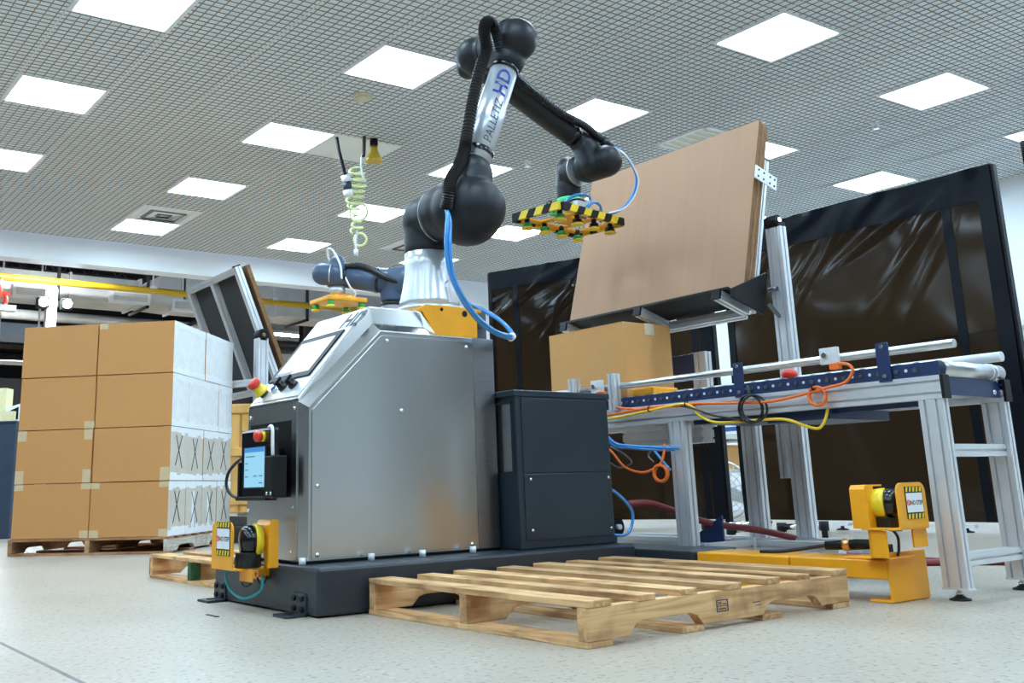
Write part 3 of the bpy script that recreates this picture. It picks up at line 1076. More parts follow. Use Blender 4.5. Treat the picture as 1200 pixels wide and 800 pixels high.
# teach pendant ----------------------------------------------------------
pt = thing('teach_pendant', 'black robot teach pendant with lit blue screen hung on the cabinet front', 'teach pendant', (1.70, 3.58, .405))
mb = MB(); mb.box(1.668, 1.705, 3.44, 3.712, .408, .672)
mb.build('pendant_body', M['blackgloss'], pt, bevel=0.010)
mb = MB(); mb.box(1.664, 1.669, 3.47, 3.678, .445, .606)
mb.build('bezel', M['black'], pt)
mb = MB(); mb.box(1.6625, 1.6642, 3.487, 3.664, .452, .602)
sc_ = mb.build('screen', M['screen'], pt)
mb = MB(); mb.box(1.662, 1.6626, 3.487, 3.664, .584, .602)
mb.build('title_bar', M['screen_bar'], sc_)
mb = MB()
for (a, b, z) in ((3.57, 3.655, .566), (3.63, 3.655, .540), (3.63, 3.655, .516), (3.63, 3.655, .490), (3.50, 3.53, .492), (3.55, 3.58, .492), (3.50, 3.53, .466)):
    mb.box(1.662, 1.6626, a, b, z, z + 0.004)
mb.build('screen_text', M['screen_line'], sc_)
mb = MB(); mb.lathe((1.668, 3.502, .640), (-1, 0, 0), [(0, 0.020), (0.010, 0.020), (0.011, 0.012)], 20)
es = mb.build('emergency_stop', M['yellow2'], pt)
mb = MB(); mb.lathe((1.658, 3.502, .640), (-1, 0, 0), [(0, 0.013), (0.008, 0.020), (0.022, 0.021), (0.028, 0.016), (0.030, 0)], 20)
mb.build('red_mushroom', M['red'], es)
mb = MB(); mb.tube([(1.675, 3.475, .672), (1.672, 3.448, .676), (1.668, 3.430, .660), (1.666, 3.425, .62), (1.668, 3.425, .565)], 0.0065, 10)
mb.build('hand_rail', M['galv'], pt)
mb = MB(); mb.box(1.655, 1.712, 3.395, 3.472, .412, .565); mb.box(1.66, 1.712, 3.472, 3.74, .402, .418); mb.box(1.66, 1.712, 3.708, 3.724, .405, .55); mb.box(1.712, 1.7702, 3.55, 3.70, .415, .60)
hd = mb.build('holder', M['black'], pt, bevel=0.004)
for y in (3.410, 3.442):
    mb = MB(); mb.lathe((1.655, y, .428), (-1, 0, 0), [(0, 0.007), (0.004, 0.006), (0.0042, 0)], 12); mb.build('screw', M['chrome'], hd)
mb = MB(); mb.tube([(1.70, 3.705, .575), (1.69, 3.76, .565), (1.68, 3.845, .52), (1.675, 3.862, .465), (1.68, 3.82, .425), (1.69, 3.74, .41), (1.72, 3.69, .412)], 0.0065, 8)
mb.build('pendant_cable', M['rubber'], pt)

# dark electrical cabinet --------------------------------------------------
dc = thing('electrical_cabinet', 'slate electrical cabinet with screwed front beside the stainless cabinet', 'electrical cabinet', (3.0, 3.6, 0.168))
mb = MB(); mb.box(2.735, 3.285, 3.282, 3.90, 0.170, 0.812)
mb.build('cabinet_body', M['slate'], dc, bevel=0.004)
mb = MB(); mb.box(2.722, 3.295, 3.274, 3.905, 0.806, 0.832)
mb.build('cabinet_lid', M['slate'], dc, bevel=0.003)
mb = MB(); mb.box(2.765, 3.275, 3.277, 3.2825, 0.205, 0.478)
lp_ = mb.build('lower_cover', M['slate'], dc, bevel=0.002)
mb = MB(); mb.box(2.765, 3.275, 3.277, 3.2825, 0.482, 0.800)
up_ = mb.build('upper_cover', M['slate'], dc, bevel=0.002)
for par, lst in ((lp_, ((2.80, .455), (3.26, .455), (2.80, .245), (3.26, .235))), ):
    for (x, z) in lst:
        mb = MB(); mb.lathe((x, 3.277, z), (0, -1, 0), [(0, 0.008), (0.003, 0.007), (0.005, 0)], 12); mb.build('screw', M['chrome'], par)
mb = MB(); mb.box(2.7335, 2.736, 3.305, 3.40, 0.49, 0.775)
mb.build('steel_side_window', M['steel_plain'], dc)
mb = MB(); mb.box(2.728, 2.736, 3.30, 3.31, 0.48, 0.785); mb.box(2.728, 2.736, 3.30, 3.40, 0.775, 0.785)
mb.build('window_edge', M['slate'], dc)

# ================================================================== SCANNERS with yellow guards
def label_plate(t, org, ex, ey, s):
    """NO STEP sticker: org = centre, ex right, ey up, s = half width"""
    ex = V(ex).normalized(); ey = V(ey).normalized(); n = ex.cross(ey)
    c = V(org)
    mb = MB(); mb.obox(c + n * 0.001, ex * s, ey * s, n * 0.0008)
    lb = mb.build('warning_label', M['black'], t, fix=True)
    for k in range(5):
        for sg in (-1, 1):
            mb = MB()
            cx = (-0.8 + 0.4 * k) * s
            a = c + n * 0.0019 + ex * cx + ey * sg * s * 0.83
            w = s * 0.11; h = s * 0.15
            P = [a - ex * (w + 0.04 * s) - ey * h, a + ex * (w - 0.04 * s) - ey * h, a + ex * (w + 0.04 * s) + ey * h, a - ex * (w - 0.04 * s) + ey * h]
            mb.prism(P, n * 0.0004)
            mb.build('yellow_stripe', M['yellow2'], lb, fix=True)
    mb = MB(); mb.obox(c + n * 0.0019, ex * s * 0.94, ey * s * 0.60, n * 0.0003)
    mb.build('white_field', M['tape_white'], lb, fix=True)
    text_on_plane('label_text', 'NO STEP', s * 0.36, c + n * 0.0026 + ex * s * 0.20 - ey * s * 0.13, ex, ey, M['ink'], lb, bold=0.0007, center=True)
    mb = MB(); mb.ring(c + n * 0.0026 - ex * s * 0.74, n, s * 0.15, s * 0.035, 16, 4)
    mb.beam(c + n * 0.0026 - ex * s * 0.85 + ey * s * 0.10, c + n * 0.0026 - ex * s * 0.63 - ey * s * 0.10, s * 0.05, 0.0004, up=n)
    mb.build('prohibition_sign', M['red'], lb)


def rounded_top(c, ex, ey, w, h, r=0.35, n=5):
    c = V(c); ex = V(ex); ey = V(ey)
    rr = w * r
    P = [c - ex * w, c + ex * w]
    for i in range(n + 1):
        a = PI / 2 * i / n
        P.append(c + ex * (w - rr + rr * math.cos(a)) + ey * (h - rr + rr * math.sin(a)))
    for i in range(n + 1):
        a = PI / 2 + PI / 2 * i / n
        P.append(c + ex * (-w + rr + rr * math.cos(a)) + ey * (h - rr + rr * math.sin(a)))
    return P


s1 = thing('guarded_scanner', 'yellow safety scanner guard on the front of the dark base, left', 'safety scanner', (1.63, 3.62, 0.10), 0, 'yellow guarded laser scanners')
mb = MB()
mb.prism(rounded_top((1.575, 3.66, 0.157), (0, 1, 0), (0, 0, 1), 0.098, 0.170), (0.006, 0, 0))
gp = mb.build('label_guard', M['yellow'], s1, bevel=0.0015, fix=True)
label_plate(gp, (1.5745, 3.645, 0.265), (0, -1, 0), (0, 0, 1), 0.062)
mb = MB(); mb.box(1.575, 1.69, 3.535, 3.757, 0.152, 0.160); mb.box(1.622, 1.628, 3.49, 3.60, 0.112, 0.158)
mb.build('floor_plate', M['yellow'], s1, bevel=0.0015)
mb = MB()
mb.prism([(1.694, 3.505, 0.156), (1.694, 3.505, 0.310), (1.708, 3.505, 0.330), (1.736, 3.505, 0.330), (1.736, 3.505, 0.156)], (0, 0.007, 0))
mb.box(1.694, 1.699, 3.512, 3.545, 0.156, 0.312)
mb.prism([(1.694, 3.512, 0.310), (1.708, 3.512, 0.330), (1.736, 3.512, 0.330), (1.736, 3.512, 0.325), (1.711, 3.512, 0.325), (1.699, 3.512, 0.309)], (0, 0.11, 0))
mb.build('hood', M['yellow'], s1, bevel=0.0015, fix=True)
mb = MB(); mb.box(1.715, 1.733, 3.59, 3.72, 0.108, 0.155); mb.box(1.69, 1.735, 3.58, 3.60, 0.12, 0.155)
wbk = mb.build('wall_bracket', M['yellow'], s1, bevel=0.0015)
for y in (3.605, 3.645, 3.70):
    mb = MB(); mb.cyl((1.716, y, 0.127), (1.710, y, 0.127), 0.009, 0.009, 12); mb.build('bolt', M['black'], wbk)
mb = MB(); mb.box(1.60, 1.68, 3.535, 3.60, 0.160, 0.20); mb.cyl((1.64, 3.565, 0.16), (1.64, 3.565, 0.215), 0.048, 0.048, 24)
mb.build('scanner_foot', M['rubber'], s1, bevel=0.002)
mb = MB(); mb.lathe((1.668, 3.560, 0.256), V((-0.95, 0.2, 0)), [(-0.022, 0.05), (0.0, 0.063), (0.006, 0.063), (0.010, 0.05)], 24)
mb.build('scanner_head', M['yellow2'], s1)
mb = MB(); mb.lathe((1.660, 3.562, 0.256), V((-0.95, 0.2, 0)), [(-0.004, 0.055), (0.012, 0.058), (0.034, 0.056), (0.048, 0.046), (0.055, 0.0)], 28)
mb.build('scanner_window', M['blackgloss'], s1)
mb = MB(); mb.tube([(1.62, 3.70, 0.152), (1.612, 3.705, 0.12), (1.62, 3.68, 0.075), (1.65, 3.62, 0.045), (1.69, 3.56, 0.075), (1.70, 3.565, 0.13)], 0.0045, 8)
mb.build('teal_cable', M['cyan'], s1)
mb = MB(); mb.tube([(1.70, 3.62, 0.13), (1.705, 3.60, 0.098), (1.71, 3.57, 0.10), (1.715, 3.555, 0.125)], 0.004, 8)
mb.tube([(1.66, 3.66, 0.098), (1.66, 3.63, 0.085), (1.67, 3.60, 0.098)], 0.004, 8)
mb.build('black_cable', M['rubber'], s1)

# right hand scanner stands on the yellow guard beam
bmth = thing('guard_beam', 'low yellow steel guard beam with end plate behind the foreground pallet', 'guard beam', (3.42, 2.45, 0))
mb = MB(); mb.box(3.345, 3.56, 2.03, 2.425, 0.078, 0.142); mb.box(3.36, 3.55, 2.03, 2.20, 0.142, 0.150)
mb.build('front_beam', M['yellow'], bmth, bevel=0.006)
mb = MB(); mb.box(3.345, 3.56, 2.431, 2.875, 0.010, 0.142)
mb.build('rear_beam', M['yellow'], bmth, bevel=0.006)
mb = MB(); mb.box(3.345, 3.585, 2.018, 2.030, 0.002, 0.170); mb.box(3.345, 3.585, 2.024, 2.11, 0.0, 0.010)
mb.build('end_plate', M['yellow'], bmth, bevel=0.003)
s2 = thing('guarded_scanner', 'yellow safety scanner guard standing on the end of the low yellow beam, right', 'safety scanner', (3.40, 2.03, 0.15), 0, 'yellow guarded laser scanners')
mb = MB()
mb.box(3.30, 3.385, 2.05, 2.058, 0.150, 0.255); mb.box(3.30, 3.306, 1.99, 2.055, 0.150, 0.245); mb.box(3.30, 3.46, 1.985, 2.10, 0.150, 0.156)
mb.box(3.42, 3.51, 1.960, 1.968, 0.185, 0.255)
mb.build('pedestal', M['yellow'], s2, bevel=0.0015)
mb = MB(); mb.cyl((3.34, 2.049, 0.20), (3.34, 2.042, 0.20), 0.009, 0.009, 12); mb.cyl((3.375, 2.049, 0.20), (3.375, 2.042, 0.20), 0.009, 0.009, 12)
mb.build('bolt', M['black'], s2)
mb = MB(); mb.prism(rounded_top((3.413, 1.945, 0.252), (1, 0, 0), (0, 0, 1), 0.093, 0.155), (0, 0.006, 0))
gp = mb.build('label_guard', M['yellow'], s2, bevel=0.0015, fix=True)
label_plate(gp, (3.425, 1.9445, 0.338), (1, 0, 0), (0, 0, 1), 0.055)
mb = MB(); mb.box(3.288, 3.50, 1.945, 2.075, 0.248, 0.256)
mb.build('floor_plate', M['yellow'], s2, bevel=0.0015)
mb = MB()
mb.prism([(3.288, 2.045, 0.252), (3.288, 2.045, 0.388), (3.300, 2.045, 0.402), (3.40, 2.045, 0.402), (3.40, 2.045, 0.396), (3.303, 2.045, 0.396), (3.294, 2.045, 0.385), (3.294, 2.045, 0.252)], (0, 0.06, 0))
mb.box(3.288, 3.335, 2.04, 2.046, 0.252, 0.398)
mb.build('hood', M['yellow'], s2, bevel=0.0015, fix=True)
mb = MB(); mb.box(3.33, 3.42, 1.985, 2.06, 0.256, 0.29)
mb.build('scanner_foot', M['rubber'], s2, bevel=0.002)
mb = MB(); mb.lathe((3.358, 2.025, 0.338), (0.3, -0.95, 0), [(-0.05, 0.044), (0.0, 0.052), (0.012, 0.052), (0.016, 0.045)], 24)
mb.build('scanner_head', M['yellow2'], s2)
mb = MB(); mb.lathe((3.364, 2.006, 0.338), (0.3, -0.95, 0), [(-0.01, 0.047), (0.0, 0.051), (0.02, 0.051), (0.032, 0.042), (0.038, 0.0)], 28)
mb.build('scanner_window', M['blackgloss'], s2)
mb = MB(); mb.tube([(3.40, 2.03, 0.25), (3.42, 2.02, 0.22), (3.41, 2.015, 0.18), (3.39, 2.01, 0.158)], 0.005, 8)
mb.build('cable', M['rubber'], s2)
#@@PART3
# ================================================================== CONVEYOR
cv = thing('roller_conveyor', 'aluminium roller conveyor with navy side rails carrying one carton', 'conveyor', (3.81, 3.0, 0))
YA, YB = 1.865, 4.45
for x0, nm in ((3.5825, 'near'), (4.0425, 'far')):
    mb = MB(); alu(mb, (x0, YA, 0.7425), (x0, YB, 0.7425), 0.045, 0.085, slots=(1, 2))
    b = mb.build('side_beam', M['alu'], cv)
    mb = MB(); mb.box(x0 - 0.0225, x0 + 0.0225, YA - 0.012, YA, 0.700, 0.785); mb.build('end_cap', M['black'], b)
for x0 in (3.568, 4.054):
    mb = MB(); mb.box(x0 - 0.003, x0 + 0.003, YA, YB, 0.785, 0.836)
    r = mb.build('side_rail', M['blue'], cv)
n = 34
for k in range(n):
    y = YA + 0.088 + k * 0.0735
    mb = MB(); mb.cyl((3.576, y, 0.818), (4.046, y, 0.818), 0.0245, 0.0245, 18)
    ro = mb.build('roller', M['steel_plain'], cv)
    if k < 24:
        mb = MB(); mb.cyl((3.565, y, 0.811), (3.559, y, 0.811), 0.0085, 0.0085, 10); mb.build('axle_nut', M['steel_dark'], ro)
        mb = MB(); mb.cyl((3.565, y + 0.037, 0.812), (3.5635, y + 0.037, 0.812), 0.0062, 0.0062, 10); mb.build('rail_hole', M['galv'], ro)
mb = MB(); mb.cyl((3.60, YA + 0.02, 0.812), (4.045, YA + 0.02, 0.812), 0.031, 0.031, 22)
er = mb.build('end_roller', M['steel_plain'], cv)
for x in (3.955, 3.985):
    mb = MB(); mb.ring((x, YA + 0.02, 0.812), (1, 0, 0), 0.031, 0.003, 22, 6); mb.build('belt_groove', M['galv'], er)
mb = MB(); mb.box(3.606, 4.02, YA + 0.01, YA + 0.016, 0.715, 0.800); mb.box(4.02, 4.046, YA + 0.0, YA + 0.016, 0.745, 0.800)
xb = mb.build('end_plate', M['blue'], cv)
for (x, z) in ((4.0, 0.782), (3.965, 0.735)):
    mb = MB(); mb.cyl((x, YA + 0.012, z), (x, YA + 0.002, z), 0.009, 0.009, 10); mb.build('bolt', M['chrome'], xb)
mb = MB(); mb.box(3.63, 3.64, 2.0, 3.0, 0.682, 0.705); mb.box(3.60, 4.03, 2.35, 2.65, 0.66, 0.70); mb.box(3.60, 4.03, 2.80, 3.05, 0.68, 0.70)
mb.build('under_tray', M['blue'], cv)
# legs
for (x, y, z0) in ((3.5825, 1.911, 0.040), (4.0425, 1.911, 0.040), (3.5825, 3.118, 0.146), (4.10, 3.118, 0.158)):
    mb = MB()
    wy = 0.088 if y < 2 else 0.088
    wx = 0.043 if y < 2 else 0.05
    alu(mb, (x, y, z0), (x, y, 0.699), wx, wy, up=(0, 1, 0), slots=(1, 2))
    lg = mb.build('leg', M['alu'], cv)
    if y < 2:
        mb = MB(); mb.box(x - 0.024, x + 0.024, y - 0.049, y + 0.049, 0.036, 0.042); mb.build('foot_plate', M['galv'], lg)
        mb = MB(); mb.cyl((x, y, 0.012), (x, y, 0.037), 0.008, 0.008, 12); mb.cyl((x, y, 0.018), (x, y, 0.026), 0.013, 0.013, 6); mb.build('spindle', M['chrome'], lg)
        mb = MB(); mb.lathe((x, y, 0.0), (0, 0, 1), [(0, 0.036), (0.005, 0.036), (0.010, 0.022), (0.016, 0.014)], 20); mb.build('levelling_foot', M['black'], lg)
for z in (0.135, 0.516):
    mb = MB(); alu(mb, (3.607, 1.905, z), (4.018, 1.905, z), 0.045, 0.045)
    mb.build('cross_bar', M['alu'], cv)
# guide rails, posts, brackets
mb = MB(); mb.cyl((3.575, 1.80, 0.893), (3.575, 4.30, 0.899), 0.016, 0.016, 14)
gr = mb.build('guide_rail', M['steel_plain'], cv)
mb = MB(); mb.box(3.562, 3.566, 1.80, 3.45, 0.885, 0.90); mb.build('wear_strip', M['galv'], gr)
mb = MB(); mb.cyl((4.08, 1.875, 0.880), (4.08, 4.30, 0.880), 0.020, 0.020, 16)
mb.build('guide_rail', M['galv'], cv)
for y in (2.07, 2.745):
    mb = MB(); mb.prism(rounded_top((3.555, y, 0.778), (0, 1, 0), (0, 0, 1), 0.026, 0.150, 0.3), (0.006, 0, 0))
    bb = mb.build('rail_bracket', M['blue'], cv, bevel=0.001, fix=True)
    for z in (0.912, 0.800):
        mb = MB(); mb.cyl((3.556, y, z), (3.549, y, z), 0.008, 0.008, 10); mb.build('bolt', M['chrome'], bb)
for (y, z1) in ((3.485, 0.958), (3.77, 0.958)):
    mb = MB(); alu(mb, (3.545, y, 0.775), (3.545, y, z1), 0.045, 0.045, up=(0, 1, 0)); mb.build('guide_post', M['alu'], cv)
for (y, z) in ((2.285, 0.905), (3.60, 0.905)):
    mb = MB(); mb.box(3.535, 3.552, y - 0.04, y + 0.04, z - 0.035, z + 0.03); sb = mb.build('sensor_bracket', M['galv'], cv, bevel=0.002)
    mb = MB(); mb.cyl((3.536, y + 0.015, z), (3.525, y + 0.015, z), 0.012, 0.012, 12); mb.build('sensor_eye', M['chrome'], sb)
    mb = MB(); mb.box(3.53, 3.55, y - 0.045, y + 0.0, z - 0.06, z - 0.035); mb.build('sensor_head', M['orange'], sb, bevel=0.003)
mb = MB(); mb.lathe((3.66, 2.56, 0.842), (0, 0, 1), [(0, 0.03), (0.02, 0.035), (0.035, 0.03), (0.045, 0.0)], 16); mb.build('red_button', M['red'], cv)
mb = MB(); mb.box(3.62, 3.80, 3.30, 3.44, 0.842, 0.880); mb.build('yellow_stop', M['yellow'], cv, bevel=0.006)
mb = MB(); mb.box(4.11, 4.16, 3.45, 3.75, 0.98, 1.085); dm = mb.build('drive_cover', M['blue'], cv, bevel=0.003)
mb = MB(); alu(mb, (4.14, 3.42, 0.70), (4.14, 3.42, 1.09), 0.05, 0.09, up=(0, 1, 0)); mb.build('stop_post', M['alu'], cv)
mb = MB(); alu(mb, (3.90, 3.22, 0.655), (3.90, 3.75, 0.655), 0.09, 0.09, slots=(2, 2)); mb.build('stub_extrusion', M['alu'], cv)
# cables on the conveyor
mb = MB()
mb.tube([(3.535, 3.60, .872), (3.53, 3.545, .870), (3.53, 3.519, .835), (3.53, 3.46, .792), (3.53, 3.36, .775), (3.53, 3.255, .767), (3.53, 3.045, .772), (3.53, 2.76, .754), (3.53, 2.565, .746), (3.53, 2.399, .763), (3.53, 2.30, .778), (3.53, 2.224, .79), (3.53, 2.185, .83), (3.53, 2.20, .858), (3.535, 2.25, .868)], 0.006, 8)
mb.tube([(3.528, 3.56, .752), (3.528, 3.40, .764), (3.528, 3.20, .772), (3.528, 3.05, .764), (3.528, 2.98, .758)], 0.006, 8)
mb.ring((3.525, 2.352, 0.748), (1, 0.1, 0), 0.037, 0.0055, 24, 8, 2.0, 0.008)
mb.build('orange_cable', M['orange'], cv)
mb = MB()
mb.tube([(3.52, 3.56, .735), (3.525, 3.40, .745), (3.525, 3.22, .760), (3.525, 3.06, .772), (3.525, 2.99, .758), (3.525, 2.95, .715), (3.525, 2.88, .682), (3.53, 2.80, .674), (3.535, 2.66, .674), (3.54, 2.52, .668), (3.545, 2.42, .632), (3.55, 2.37, .624), (3.56, 2.345, .66), (3.575, 2.34, .70)], 0.006, 8)
mb.build('yellow_cable', M['yelcable'], cv)
mb = MB()
mb.ring((3.522, 2.675, 0.722), (1, 0.05, 0.05), 0.058, 0.005, 28, 8, 2.2, 0.006)
mb.ring((3.518, 2.65, 0.722), (1, 0.3, 0.05), 0.055, 0.005, 28, 8, 1.1, 0.006)
mb.tube([(3.53, 2.68, .822), (3.525, 2.675, .80), (3.523, 2.67, .78)], 0.007, 8)
mb.tube([(3.522, 3.05, .764), (3.518, 2.97, .745), (3.518, 2.88, .712), (3.52, 2.78, .690), (3.52, 2.70, .672)], 0.004, 8)
mb.build('black_cable', M['rubber'], cv)
for y, z in ((3.245, .765), (3.02, .770), (2.362, .786)):
    mb = MB(); mb.ring((3.527, y, z), (0, 1, 0), 0.013, 0.003, 12, 6); mb.build('cable_tie', M['black'], cv)
mb = MB()
mb.tube([(3.45, 3.50, .690), (3.46, 3.43, .62), (3.47, 3.36, .60), (3.50, 3.20, .585), (3.54, 3.12, .58), (3.60, 3.12, .58)], 0.008, 8)
mb.tube([(3.44, 3.50, .675), (3.46, 3.43, .605), (3.47, 3.34, .59), (3.50, 3.20, .575), (3.54, 3.12, .572)], 0.006, 8)
mb.tube([(3.50, 3.22, .582), (3.50, 3.19, .55), (3.51, 3.16, .51), (3.52, 3.14, .48)], 0.006, 8)
mb.build('blue_air_hose', M['bluehose'], cv)
mb = MB()
mb.tube([(3.42, 3.48, .63), (3.44, 3.42, .57), (3.46, 3.37, .505), (3.48, 3.29, .475), (3.49, 3.23, .483), (3.50, 3.18, .51), (3.51, 3.165, .55), (3.52, 3.16, .60)], 0.006, 8)
mb.ring((3.49, 3.178, .468), (1, 0.2, 0), 0.036, 0.007, 24, 8, 2.0, 0.008)
mb.build('orange_air_hose', M['orange'], cv)
mb = MB()
mb.tube([(3.46, 3.45, .60), (3.47, 3.37, .56), (3.47, 3.33, .52), (3.46, 3.40, .50), (3.45, 3.46, .53)], 0.004, 8)
mb.build('grey_cable', M['steel_dark'], cv)
mb = MB()
mb.tube([(3.49, 3.21, .52), (3.49, 3.24, .55), (3.50, 3.22, .585)], 0.004, 8)
mb.build('grey_cable', M['steel_dark'], cv)

# floor frame behind the base ------------------------------------------
ff = thing('floor_frame', 'low aluminium extrusion frame bolted to the dark base under the conveyor', 'frame', (3.95, 3.0, 0))
mb = MB(); alu(mb, (3.96, 2.60, 0.128), (3.96, 4.05, 0.128), 0.06, 0.055); mb.build('extrusion', M['alu'], ff)
mb = MB(); alu(mb, (4.18, 2.55, 0.128), (4.18, 4.05, 0.128), 0.06, 0.055); mb.build('extrusion', M['alu'], ff)
mb = MB(); alu(mb, (3.625, 3.06, 0.128), (4.16, 3.06, 0.128), 0.05, 0.055); mb.build('extrusion', M['alu'], ff)
for (x, y) in ((3.96, 2.66), (3.96, 3.98), (4.18, 2.62), (4.18, 3.98)):
    mb = MB(); mb.cyl((x, y, 0.0), (x, y, 0.102), 0.018, 0.018, 12); mb.build('stud_foot', M['chrome'], ff)
mb = MB(); mb.box(3.925, 3.932, 3.02, 3.16, 0.102, 0.165)
cp_ = mb.build('corner_plate', M['galv'], ff, bevel=0.002)
for y in (3.05, 3.085, 3.12):
    mb = MB(); mb.cyl((3.9255, y, 0.14), (3.921, y, 0.14), 0.006, 0.006, 10); mb.build('screw', M['chrome'], cp_)
mb = MB(); mb.prism([(3.80, 3.32, 0.146), (3.80, 3.10, 0.146), (3.80, 3.10, 0.27)], (0.01, 0, 0)); mb.build('gusset', M['blue'], ff, fix=True)
cc = thing('cable_connector', 'black and copper cable connector lying along the yellow beam', 'connector', (3.62, 2.35, 0.146))
mb = MB(); mb.tube([(3.43, 2.62, .148), (3.45, 2.52, .152), (3.48, 2.40, .170), (3.49, 2.36, .176)], 0.007, 8); mb.build('cable', M['rubber'], cc)
mb = MB(); mb.cyl((3.49, 2.36, .176), (3.52, 2.25, .182), 0.016, 0.02, 14); mb.build('plug', M['black'], cc)
mb = MB(); mb.cyl((3.508, 2.295, .180), (3.514, 2.27, .181), 0.0225, 0.0225, 16); mb.build('copper_collar', mat('copper_collar', (0.75, 0.42, 0.18), 0.3, 0.9), cc)
mb = MB(); mb.cyl((3.52, 2.25, .182), (3.535, 2.15, .184), 0.020, 0.017, 14); mb.box(3.51, 3.55, 2.12, 2.155, .15, .185); mb.build('socket', M['black'], cc)

# red hose on the floor, blue hose, gearmotor behind the slate cabinet
mb = MB(); mb.tube([(3.40, 3.30, .335), (3.48, 3.25, .335), (3.60, 3.22, .30), (3.80, 3.17, .235), (4.05, 3.03, .185), (4.32, 2.9, .10), (4.5, 2.85, .03), (4.75, 2.72, .016), (5.0, 2.45, .016), (5.2, 2.0, .016), (5.3, 1.2, .016)], 0.016, 10)
mb.mi = 0
tag(mb.build('red_hose', M['redhose']), 'dark red hose running from the slate cabinet to the floor under the conveyor', 'hose')
mb = MB(); mb.tube([(5.4, 4.2, .012), (5.1, 3.2, .012), (5.0, 2.6, .012), (5.15, 2.1, .012), (5.6, 1.2, .012)], 0.011, 10)
tag(mb.build('red_hose', M['redhose']), 'thin red hose on the floor behind the conveyor legs', 'hose')
mb = MB(); mb.tube([(3.30, 3.38, .42), (3.33, 3.32, .395), (3.40, 3.29, .32), (3.41, 3.29, .26), (3.37, 3.29, .205), (3.32, 3.32, .20)], 0.007, 8)
tag(mb.build('air_hose', M['bluehose']), 'loop of blue air hose at the right side of the slate cabinet', 'hose')
gm = thing('gear_motor', 'small black motor beside the foot of the slate cabinet', 'motor', (3.36, 3.36, 0.168))
mb = MB(); mb.cyl((3.35, 3.42, .235), (3.35, 3.33, .235), 0.045, 0.045, 20); mb.build('motor_body', M['black'], gm)
mb = MB(); mb.box(3.335, 3.37, 3.32, 3.42, .146, .20); mb.cyl((3.35, 3.33, .235), (3.35, 3.31, .235), 0.012, 0.012, 12); mb.build('motor_foot', M['galv'], gm)

# ================================================================== RIGHT HOPPER and cardboard sheets
UX = V((.2747, 0, .9615)); NX = V((-.9615, 0, .2747))
hp = thing('sheet_hopper', 'tilted aluminium hopper with black shelf holding the brown cardboard sheets', 'hopper', (4.12, 3.5, 0.155))
b0 = V((3.932, 0, 1.318))          # foot of the front sheet


def hop(s, y, d):
    """s up the sheet, y across, d behind the front sheet"""
    return b0 + UX * s - NX * d + V((0, y, 0))


for y in (3.03, 3.55, 4.12):
    mb = MB(); alu(mb, hop(-0.045, y, 0.145), hop(0.82, y, 0.145), 0.045, 0.045, up=NX); rl = mb.build('back_rail', M['alu'], hp)
    mb = MB(); mb.obox(hop(0.824, y, 0.145), UX * 0.005, V((0, .024, 0)), NX * 0.024); mb.build('end_cap', M['black'], rl, fix=True)
    mb = MB(); alu(mb, hop(-0.045, y, -0.10), hop(-0.045, y, 0.115), 0.045, 0.045, up=UX); ar = mb.build('shelf_arm', M['alu'], hp)
    mb = MB(); mb.obox(hop(-0.045, y, -0.106), NX * 0.006, V((0, .024, 0)), UX * 0.024); mb.build('end_cap', M['black'], ar, fix=True)
for s in (-0.045, 0.40, 0.78):
    mb = MB(); alu(mb, hop(s, 3.055, 0.145 + (0 if s > 0 else 0.0)), hop(s, 4.095, 0.145), 0.045, 0.045, up=UX); mb.build('cross_rail', M['alu'], hp)
mb = MB(); mb.obox(hop(-0.014, 3.575, 0.01), NX * 0.105, V((0, 0.60, 0)), UX * 0.006); mb.build('shelf_board', M['shelfblack'], hp, fix=True)
mb = MB(); mb.obox(hop(0.42, 3.575, 0.110), NX * 0.006, V((0, 0.58, 0)), UX * 0.42); mb.build('back_board', M['shelfblack'], hp, fix=True)
mb = MB()
mb.prism([hop(-0.068, 2.955, 0.155), hop(0.150, 2.955, 0.155), hop(0.150, 2.955, 0.135), hop(-0.020, 2.955, -0.095), hop(-0.068, 2.955, -0.095)], (0, -0.010, 0))
mb.build('side_bracket', M['shelfblack'], hp, bevel=0.003, fix=True)
mb = MB(); mb.obox(hop(0.655, 2.94, 0.07), NX * 0.085, V((0, 0.003, 0)), UX * 0.036)
pp = mb.build('perforated_plate', M['galv'], hp, fix=True)
for a in (-0.062, -0.02, 0.03, 0.066):
    for c in (-0.018, 0.018):
        mb = MB(); mb.cyl(hop(0.655 + c, 2.9375, 0.07 + a), hop(0.655 + c, 2.9355, 0.07 + a), 0.006, 0.006, 10); mb.build('hole', M['black'], pp)
mb = MB(); alu(mb, (4.165, 2.905, 0.158), (4.165, 2.905, 1.655), 0.05, 0.085, up=(0, 1, 0), slots=(1, 2)); po = mb.build('post', M['alu'], hp)
mb = MB(); alu(mb, (4.165, 2.985, 0.43), (4.165, 2.985, 0.74), 0.045, 0.045, up=(0, 1, 0)); mb.build('post', M['alu'], hp)
mb = MB(); mb.cyl((4.15, 2.872, 1.685), (4.15, 2.94, 1.685), 0.030, 0.030, 24); mb.box(4.135, 4.19, 2.865, 2.945, 1.653, 1.680)
hb = mb.build('pivot_knuckle', M['black'], hp, bevel=0.003)
mb = MB(); mb.cyl((4.15, 2.872, 1.685), (4.15, 2.865, 1.685), 0.010, 0.014, 14); mb.build('pivot_bolt', M['chrome'], hb)
mb = MB(); mb.beam((4.11, 2.95, 1.27), (4.15, 2.92, 1.20), 0.03, 0.012); mb.cyl((4.12, 2.95, 1.34), (4.12, 2.90, 1.34), 0.012, 0.012, 12); mb.build('clamp_lever', M['steel_dark'], hp)
